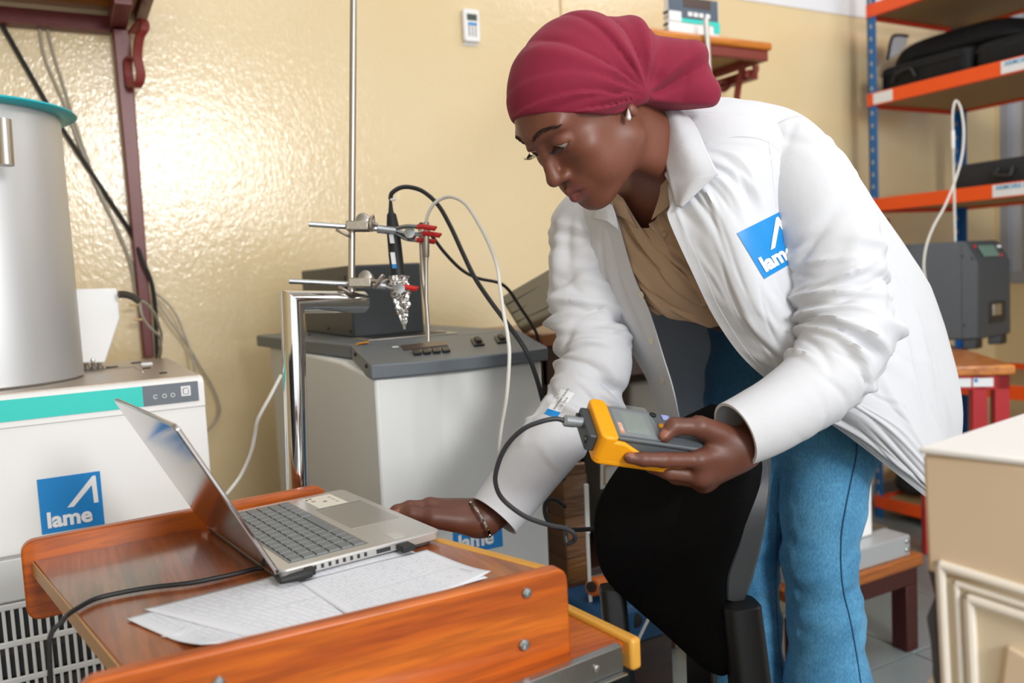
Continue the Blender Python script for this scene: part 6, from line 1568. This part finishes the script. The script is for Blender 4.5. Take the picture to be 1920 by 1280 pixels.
def build_sleeve(nm, G, S, cf, parent=None):
    o = MB().grid(G, closeu=True).build(nm, M_['coat'], COAT, angle=80)
    bv = bvh_of(o)
    md = o.modifiers.new('thick', 'SOLIDIFY'); md.thickness = .0018; md.offset = 0
    i0 = int(cf*len(G)); ctr = G[i0:].mean(1, keepdims=True); g2 = ctr+(G[i0:]-ctr)*1.022
    rows_ = [g2[0]*.2+G[i0]*.8]+list(g2)+[ctr[-1]+(G[-1]-ctr[-1])*.93, ctr[-8]+(G[-8]-ctr[-8])*.90]
    c = MB().grid(np.array(rows_), closeu=True).build('cuff', M_['coat'], o, angle=60)
    return o, bv, c
GL, SL, NL = sleeve([(1455, 262, 1.265), (1492, 318, 1.245), (1530, 395, 1.222), (1560, 480, 1.205), (1580, 565, 1.190), (1582, 640, 1.172), (1545, 708, 1.150), (1480, 760, 1.122), (1425, 792, 1.104), (1378, 814, 1.092)],
                    [.050, .066, .071, .070, .064, .062, .055, .049, .046, .043], 'sleeve', sfolds(5, .5, .30, 34, 44, 12), 5, .84)
SLV_L, bsl, CUFL = build_sleeve('sleeve', GL, SL, .86)
GR, SR, NR = sleeve([(1120, 375, 1.46), (1100, 440, 1.435), (1097, 530, 1.415), (1110, 620, 1.395), (1114, 690, 1.375), (1082, 760, 1.352), (1042, 822, 1.33), (982, 898, 1.312), (927, 967, 1.288)],
                    [.045, .063, .061, .058, .060, .054, .049, .046, .0415], 'sleeve', sfolds(9, .55, .27, 34, 60, 10), 9, .84)
SLV_R, bsr, CUFR = build_sleeve('sleeve', GR, SR, .86)
seam([(1322, 268), (1345, 262), (1380, 256), (1415, 258), (1442, 268), (1470, 292)], .0007, 'yoke_seam', COAT, bcoat, M_['coat'], .0012)
seam([(1440, 262), (1446, 300), (1450, 340), (1455, 390)], .0007, 'armhole_seam', COAT, bcoat, M_['coat'], .0012)
# collar: folded leaf on the left, small piece under the chin on the right
cl = [[(1226, 190, 1.262), (1236, 225, 1.232), (1246, 290, 1.206), (1252, 325, 1.195), (1256, 345, 1.188), (1262, 366, 1.183), (1268, 386, 1.178)],
      [(1236, 187, 1.252), (1260, 212, 1.208), (1282, 275, 1.176), (1294, 310, 1.162), (1302, 332, 1.155), (1296, 345, 1.156), (1273, 388, 1.168)],
      [(1250, 186, 1.250), (1298, 228, 1.202), (1326, 285, 1.166), (1342, 317, 1.146), (1347, 326, 1.142), (1338, 333, 1.143), (1277, 390, 1.164)]]
Gl = patch([[U(*p) for p in r] for r in cl], 24, 60)
o = MB().grid(Gl).build('collar', M_['coat'], COAT, angle=80); md = o.modifiers.new('thick', 'SOLIDIFY'); md.thickness = .0022; md.offset = 0
cl = [[(1120, 376, 1.335), (1135, 380, 1.318), (1148, 384, 1.308)], [(1118, 392, 1.330), (1138, 396, 1.310), (1154, 402, 1.300)], [(1112, 410, 1.335), (1140, 418, 1.306), (1160, 432, 1.298)]]
Gl = patch([[U(*p) for p in r] for r in cl], 12, 14)
o = MB().grid(Gl).build('collar', M_['coat'], COAT, angle=80); md = o.modifiers.new('thick', 'SOLIDIFY'); md.thickness = .0022; md.offset = 0
# logo printed on the left chest, draped on the coat
def drape(bvh, quad, n, lift):
    q = [V3(*p, 0) for p in quad]; H = np.zeros((n+1, n+1, 3))
    for i in range(n+1):
        for j in range(n+1):
            u, v = j/n, i/n; p = (q[0]*(1-u)+q[1]*u)*(1-v)+(q[3]*(1-u)+q[2]*u)*v
            h = cast(bvh, p[0], p[1], lift); H[i, j] = h if h is not None else H[i, max(j-1, 0)]
    return H
def drape_mesh(bvh, quad, me2d, nm, m, parent, lift):
    q = [V3(*p, 0) for p in quad]; mb_ = MB(); vs = []
    for (u, v) in me2d[0]:
        p = (q[0]*(1-u)+q[1]*u)*(1-v)+(q[3]*(1-u)+q[2]*u)*v; h = cast(bvh, p[0], p[1], lift); vs.append(h if h is not None else U(p[0], p[1], 1.17))
    mb_.add(vs, me2d[1]); return mb_.build(nm, m, parent, smooth=False)
def dense(me2d, cuts=3):
    bm = bmesh.new(); vv = [bm.verts.new((x, y, 0)) for x, y in me2d[0]]
    for f in me2d[1]:
        try: bm.faces.new([vv[i] for i in f])
        except ValueError: pass
    bmesh.ops.triangulate(bm, faces=bm.faces)
    for _ in range(cuts):
        lg = [e for e in bm.edges if e.calc_length() > .06]
        if lg: bmesh.ops.subdivide_edges(bm, edges=lg, cuts=1); bmesh.ops.triangulate(bm, faces=bm.faces)
    bm.verts.index_update(); r = ([(v.co.x, v.co.y) for v in bm.verts], [tuple(v.index for v in f.verts) for f in bm.faces]); bm.free(); return r
def text2d(s, x0, y0, size, bold):
    cu_ = bpy.data.curves.new('t', 'FONT'); cu_.body = s; cu_.size = size; cu_.offset = bold; cu_.resolution_u = 3; cu_.fill_mode = 'FRONT'
    to = bpy.data.objects.new('t', cu_); COL.objects.link(to); me = bpy.data.meshes.new_from_object(to); bpy.data.objects.remove(to)
    r = ([(v.co.x+x0, v.co.y+y0) for v in me.vertices], [tuple(p.vertices) for p in me.polygons]); bpy.data.meshes.remove(me); return r
LQ = [(1433, 523), (1510, 478), (1462, 397), (1382, 437)]
LG = MB().grid(drape(bcoat, LQ, 14, .0022)).build('coat_logo', M_['logo_blue'], COAT)
drape_mesh(bcoat, LQ, dense(text2d('lame', .10, .11, .40, .018)), 'lettering', M_['logo_white'], LG, .0036)
drape_mesh(bcoat, LQ, dense(([(.43, .42), (.535, .42), (.85, .765), (.86, .43), (.935, .43), (.925, .93), (.87, .93)], [(0, 1, 2, 6), (2, 3, 4, 5), (2, 5, 6)])), 'arrow_mark', M_['logo_white'], LG, .0036)
# label strip on the right sleeve
TQ = [(1042, 779), (1060, 782), (1090, 738), (1068, 730)]
TQ = [(1020, 776), (1044, 783), (1078, 737), (1052, 729)]
TG = MB().grid(drape(bsr, TQ, 8, .002)).build('sleeve_tag', M_['paper'], SLV_R)
TQt = [(TQ[1][0], TQ[1][1]), (TQ[2][0], TQ[2][1]), (TQ[3][0], TQ[3][1]), (TQ[0][0], TQ[0][1])]
TB_ = [TQ[0], TQ[1], tuple(np.array(TQ[1])*.78+np.array(TQ[2])*.22), tuple(np.array(TQ[0])*.78+np.array(TQ[3])*.22)]
b_ = MB().grid(drape(bsr, TB_, 3, .003)).build('tag_mark', M_['logo_blue'], TG)
t2 = text2d('INVENTAIRE QUALITE', .26, .50, .085, .0); t2 = ([(x, .52+(y-.5)*2.2) for x, y in t2[0]], t2[1])
drape_mesh(bsr, TQt, t2, 'tag_lettering', M_['ink'], TG, .0032)
t2 = text2d('N° / 76-04', .42, .50, .085, .0); t2 = ([(x, .20+(y-.5)*2.2) for x, y in t2[0]], t2[1])
drape_mesh(bsr, TQt, t2, 'tag_lettering', M_['ink'], TG, .0032)

# ------------------------------------------------------------------ beige shirt
M_['shirt'] = mat('beige_shirt_cotton', '#b2967c', .7, bump=.2, bscale=45, bdist=.003)
sn_ = [[(1120, 372, 1.345), (1150, 374, 1.318), (1185, 420, 1.300), (1222, 425, 1.272), (1240, 395, 1.255), (1275, 380, 1.235), (1330, 370, 1.25)],
       [(1135, 440, 1.370), (1165, 450, 1.318), (1205, 470, 1.292), (1240, 480, 1.262), (1268, 465, 1.245), (1310, 450, 1.225), (1380, 430, 1.24)],
       [(1150, 510, 1.380), (1190, 520, 1.322), (1225, 530, 1.293), (1262, 540, 1.268), (1300, 530, 1.250), (1345, 520, 1.240), (1420, 500, 1.26)],
       [(1175, 560, 1.390), (1208, 566, 1.332), (1245, 575, 1.306), (1285, 582, 1.287), (1325, 580, 1.275), (1380, 575, 1.270), (1450, 560, 1.30)],
       [(1195, 594, 1.400), (1218, 584, 1.345), (1255, 593, 1.322), (1296, 603, 1.306), (1340, 610, 1.296), (1400, 616, 1.292), (1470, 610, 1.32)]]
Gs = patch([[U(*p) for p in r] for r in sn_], 90, 120)
u_ = np.linspace(0, .3, 90)[:, None]*np.ones((1, 120)); v_ = np.ones((90, 1))*np.linspace(0, .36, 120)[None]
R3 = np.random.default_rng(3)
fs_ = [(R3.uniform(0, .3), R3.uniform(.05, .33), R3.uniform(.2, 1.0), R3.uniform(.03, .08), R3.uniform(.006, .011), R3.choice([-1, 1])*R3.uniform(.003, .008)) for k in range(34)]
n_ = gnormals(Gs); n_ = n_ if np.dot(n_[40, 60], FWD) < 0 else -n_
Gs = Gs+n_*folds(u_, v_, fs_)[..., None]
SHIRT = MB().grid(Gs).build('shirt', M_['shirt'], PERSON, angle=80); bsh = bvh_of(SHIRT)
md = SHIRT.modifiers.new('thick', 'SOLIDIFY'); md.thickness = .0016; md.offset = 0
pl_ = [[(1150, 368, 1.312), (1160, 366, 1.300), (1168, 372, 1.295)], [(1180, 425, 1.296), (1192, 424, 1.286), (1203, 428, 1.282)], [(1212, 475, 1.282), (1224, 472, 1.272), (1238, 472, 1.268)], [(1254, 520, 1.270), (1266, 512, 1.258), (1280, 512, 1.252)], [(1320, 578, 1.272), (1334, 572, 1.264), (1345, 570, 1.262)]]
o = MB().grid(patch([[U(*p) for p in r] for r in pl_], 50, 10)).build('shirt_placket', M_['shirt'], SHIRT, angle=80); md = o.modifiers.new('thick', 'SOLIDIFY'); md.thickness = .002; md.offset = 0
sc_n = [[(1214, 190, 1.275), (1228, 240, 1.252), (1238, 300, 1.238), (1238, 360, 1.234), (1222, 412, 1.250)],
        [(1222, 188, 1.262), (1240, 238, 1.236), (1251, 300, 1.220), (1254, 350, 1.216), (1238, 400, 1.236)],
        [(1232, 192, 1.262), (1252, 240, 1.234), (1266, 300, 1.216), (1276, 372, 1.208), (1262, 380, 1.214)]]
o = MB().grid(patch([[U(*p) for p in r] for r in sc_n], 20, 40)).build('shirt_collar', M_['shirt'], SHIRT, angle=80); md = o.modifiers.new('thick', 'SOLIDIFY'); md.thickness = .002; md.offset = 0
sc_n = [[(1140, 366, 1.322), (1156, 362, 1.306), (1170, 380, 1.294)], [(1146, 384, 1.318), (1166, 386, 1.296), (1182, 404, 1.286)], [(1150, 400, 1.318), (1172, 410, 1.294), (1196, 428, 1.282)]]
o = MB().grid(patch([[U(*p) for p in r] for r in sc_n], 12, 14)).build('shirt_collar', M_['shirt'], SHIRT, angle=80); md = o.modifiers.new('thick', 'SOLIDIFY'); md.thickness = .002; md.offset = 0
button(bsh, 1245, 440, .0055, SHIRT, mat('tan_button', '#a98a72', .35))
# bracelet on the right wrist
wq = U(899, 974, 1.284); wd_ = nrm(U(925, 957, 1.290)-U(880, 984, 1.278)); a, b, _ = frame(wd_)
br = MB().tube([wq+a*.030*math.cos(t)+b*.030*math.sin(t) for t in np.linspace(0, 2*math.pi, 49)], .0011, 6, cap=False).build('bracelet', mat('bracelet_silver', '#c9c3bb', .18, 1.0), PERSON)
lk = None
for k in range(14):
    t = 2*math.pi*k/14; p = wq+(a*math.cos(t)+b*math.sin(t))*.0306; tg = nrm(-a*math.sin(t)+b*math.cos(t)); on = nrm(a*math.cos(t)+b*math.sin(t))
    MB().ob(p-tg*.0045-wd_*.0022-on*.0006, tg*.009, wd_*.0044, on*.0016).build('bracelet_link', bpy.data.materials['bracelet_silver'] if k % 2 else mat('bracelet_dark', '#6b6560', .25, 1.0) if k == 0 else bpy.data.materials['bracelet_dark'], br, bevel=.0005)

# ================================================================== handheld meter
mTL, mTR = U(1133, 757, 1.100), U(1302, 783, 1.132)
mBL = U(1149, 820, 1.036)
eL = mTR-mTL; Lm = np.linalg.norm(eL); eL = eL/Lm
eW = mBL-mTL; eW = eW-eL*np.dot(eW, eL); Wm = np.linalg.norm(eW); eW = eW/Wm
eN = np.cross(eL, eW); eN = eN if np.dot(eN, FWD) < 0 else -eN
MT = thing('handheld_meter', 'yellow and grey handheld meter with screen held in the raised hand above the chair', 'meter', mTL+eL*Lm*.4+eW*Wm*.5-eN*.03)
def MP(u, v, w=0): return mTL+eL*u+eW*v+eN*w     # metres along the face
Lb = Lm+.012
MB().prism(rrect(MP(-.006, .004, -.030), eL*(Lb+.0), eW*(Wm-.008), .008), eN*.028).build('grey_body', M_['slate'], MT, bevel=.003)
MB().prism(rrect(MP(.0, .002, -.006), eL*(Lb-.006), eW*(Wm-.004), .006), eN*.006).build('face_plate', mat('face_grey', '#565c61', .5), MT, bevel=.002)
# holster: end band wrapping over the left end, bottom tray, long side rails
hs = MB()
hs.prism(rrect(MP(-.022, -.006, -.036), eL*.024, eW*(Wm+.012), .009), eN*.039)
hs.prism(rrect(MP(-.022, -.006, -.040), eL*(Lb+.022), eW*(Wm+.012), .010), eN*.010)
hs.prism([MP(-.01, Wm-.002, -.034), MP(Lb*.9, Wm-.002, -.034), MP(Lb*.9, Wm-.002, -.028), MP(.045, Wm-.002, -.020), MP(.012, Wm-.002, -.004), MP(-.01, Wm-.002, -.002)], eW*.008)
hs.prism([MP(-.01, -.006, -.034), MP(Lb*.9, -.006, -.034), MP(Lb*.9, -.006, -.028), MP(.045, -.006, -.020), MP(.012, -.006, -.004), MP(-.01, -.006, -.002)], eW*.008)
hs.prism(rrect(MP(Lb-.012, -.006, -.036), eL*.014, eW*.022, .005), eN*.038)
hs.build('holster', M_['yellow'], MT, bevel=.003, seg=3)
def mpad(nm, u0, v0, u1, v1, h, m, r=.002): return MB().prism(rrect(MP(u0, v0, .0), eL*(u1-u0), eW*(v1-v0), r), eN*h).build(nm, m, MT, bevel=.0005)
mpad('screen_bezel', .006, .009, .058, Wm-.009, .0010, mat('bezel_grey', '#70787a', .4), .003)
scr = mpad('screen', .017, .014, .051, Wm-.016, .0016, M_['lcd'], .001)
lab = mpad('brand_label', .0075, Wm-.034, .0135, Wm-.012, .0016, mat('label_orange', '#e08a1e', .5), .0005)
text('FLUKE', MP(.0128, Wm-.0325, .0018), eW, -eL, .0062, M_['logo_white'], 'brand_lettering', lab)
cov = MB().prism([MP(.001, -.001, .0022), MP(.058, -.001, .0022), MP(.064, Wm*.5, .0034), MP(.060, Wm-.004, .0022), MP(.002, Wm-.004, .0022)], eN*.0004)
cvm = mat('clear_film', '#c8ccd0', .1, trans=.0); nt, b = nodes_of(cvm); b.inputs['Alpha'].default_value = .10; b.inputs['Roughness'].default_value = .15
cov.build('clear_film', cvm, MT, smooth=False)
for (u, v, r_, m_) in ((.067, .010, .0048, M_['black']), (.0735, .034, .0056, M_['yellow'])):
    MB().lathe([(r_, 0), (r_*.95, .0018), (r_*.5, .0026)], MP(u, v, 0), eN, 18).build('round_key', m_, MT)
for (u, v, m_) in ((.079, .007, mat('key_lilac', '#9aa3d6', .4)), (.083, .025, M_['paper']), (.098, .010, M_['dark_grey'])): mpad('key', u, v, u+.011, v+.011, .0018, m_, .0015)
# connector block and plug at the left end
MB().prism(rrect(MP(-.034, .006, -.030), eL*.014, eW*(Wm-.012), .004), eN*.024).build('connector_block', M_['dark_grey'], MT, bevel=.002)
for v in (.012, Wm-.014): MB().lathe([(.005, 0), (.005, .002), (.003, .0022)], MP(-.034, v, -.018), -eL, 14).build('jack', M_['black'], MT)
cA = U(1100, 793, 1.075); cB = U(1056, 788, 1.062); cd = nrm(cB-cA); LnC = np.linalg.norm(cB-cA)
MB().lathe([(.0070, 0), (.0070, LnC*.55), (.0076, LnC*.56), (.0076, LnC*.92), (.0045, LnC), (.0045, LnC*1.0)], cA, cd, 20).build('plug', mat('plug_grey', '#9aa0a3', .3, .5), MT)
cable('meter_cable', [(1057, 788, 1.062), (1042, 785, 1.060), (1015, 790, 1.058), (980, 805, 1.06), (948, 838, 1.07), (931, 880, 1.08), (930, 910, 1.09), (945, 938, 1.10), (985, 968, 1.10), (1030, 984, 1.10), (1060, 990, 1.10), (1076, 1000, 1.10), (1077, 1012, 1.105), (1064, 1018, 1.11), (1060, 1005, 1.112), (1062, 985, 1.12)], .0032, mat('meter_cable_grey', '#2c2e33', .5), 'dark cable looping from the meter plug in front of the far sleeve')
cable('chair_cable', [(1060, 950, 1.40), (1042, 937, 1.39), (1027, 938, 1.38), (1021, 950, 1.37), (1024, 970, 1.36), (1038, 986, 1.35), (1065, 993, 1.34), (1115, 992, 1.32), (1140, 1000, 1.32)], .0036, M_['rubber'], 'black cable loop hanging by the carton, left of the chair back')
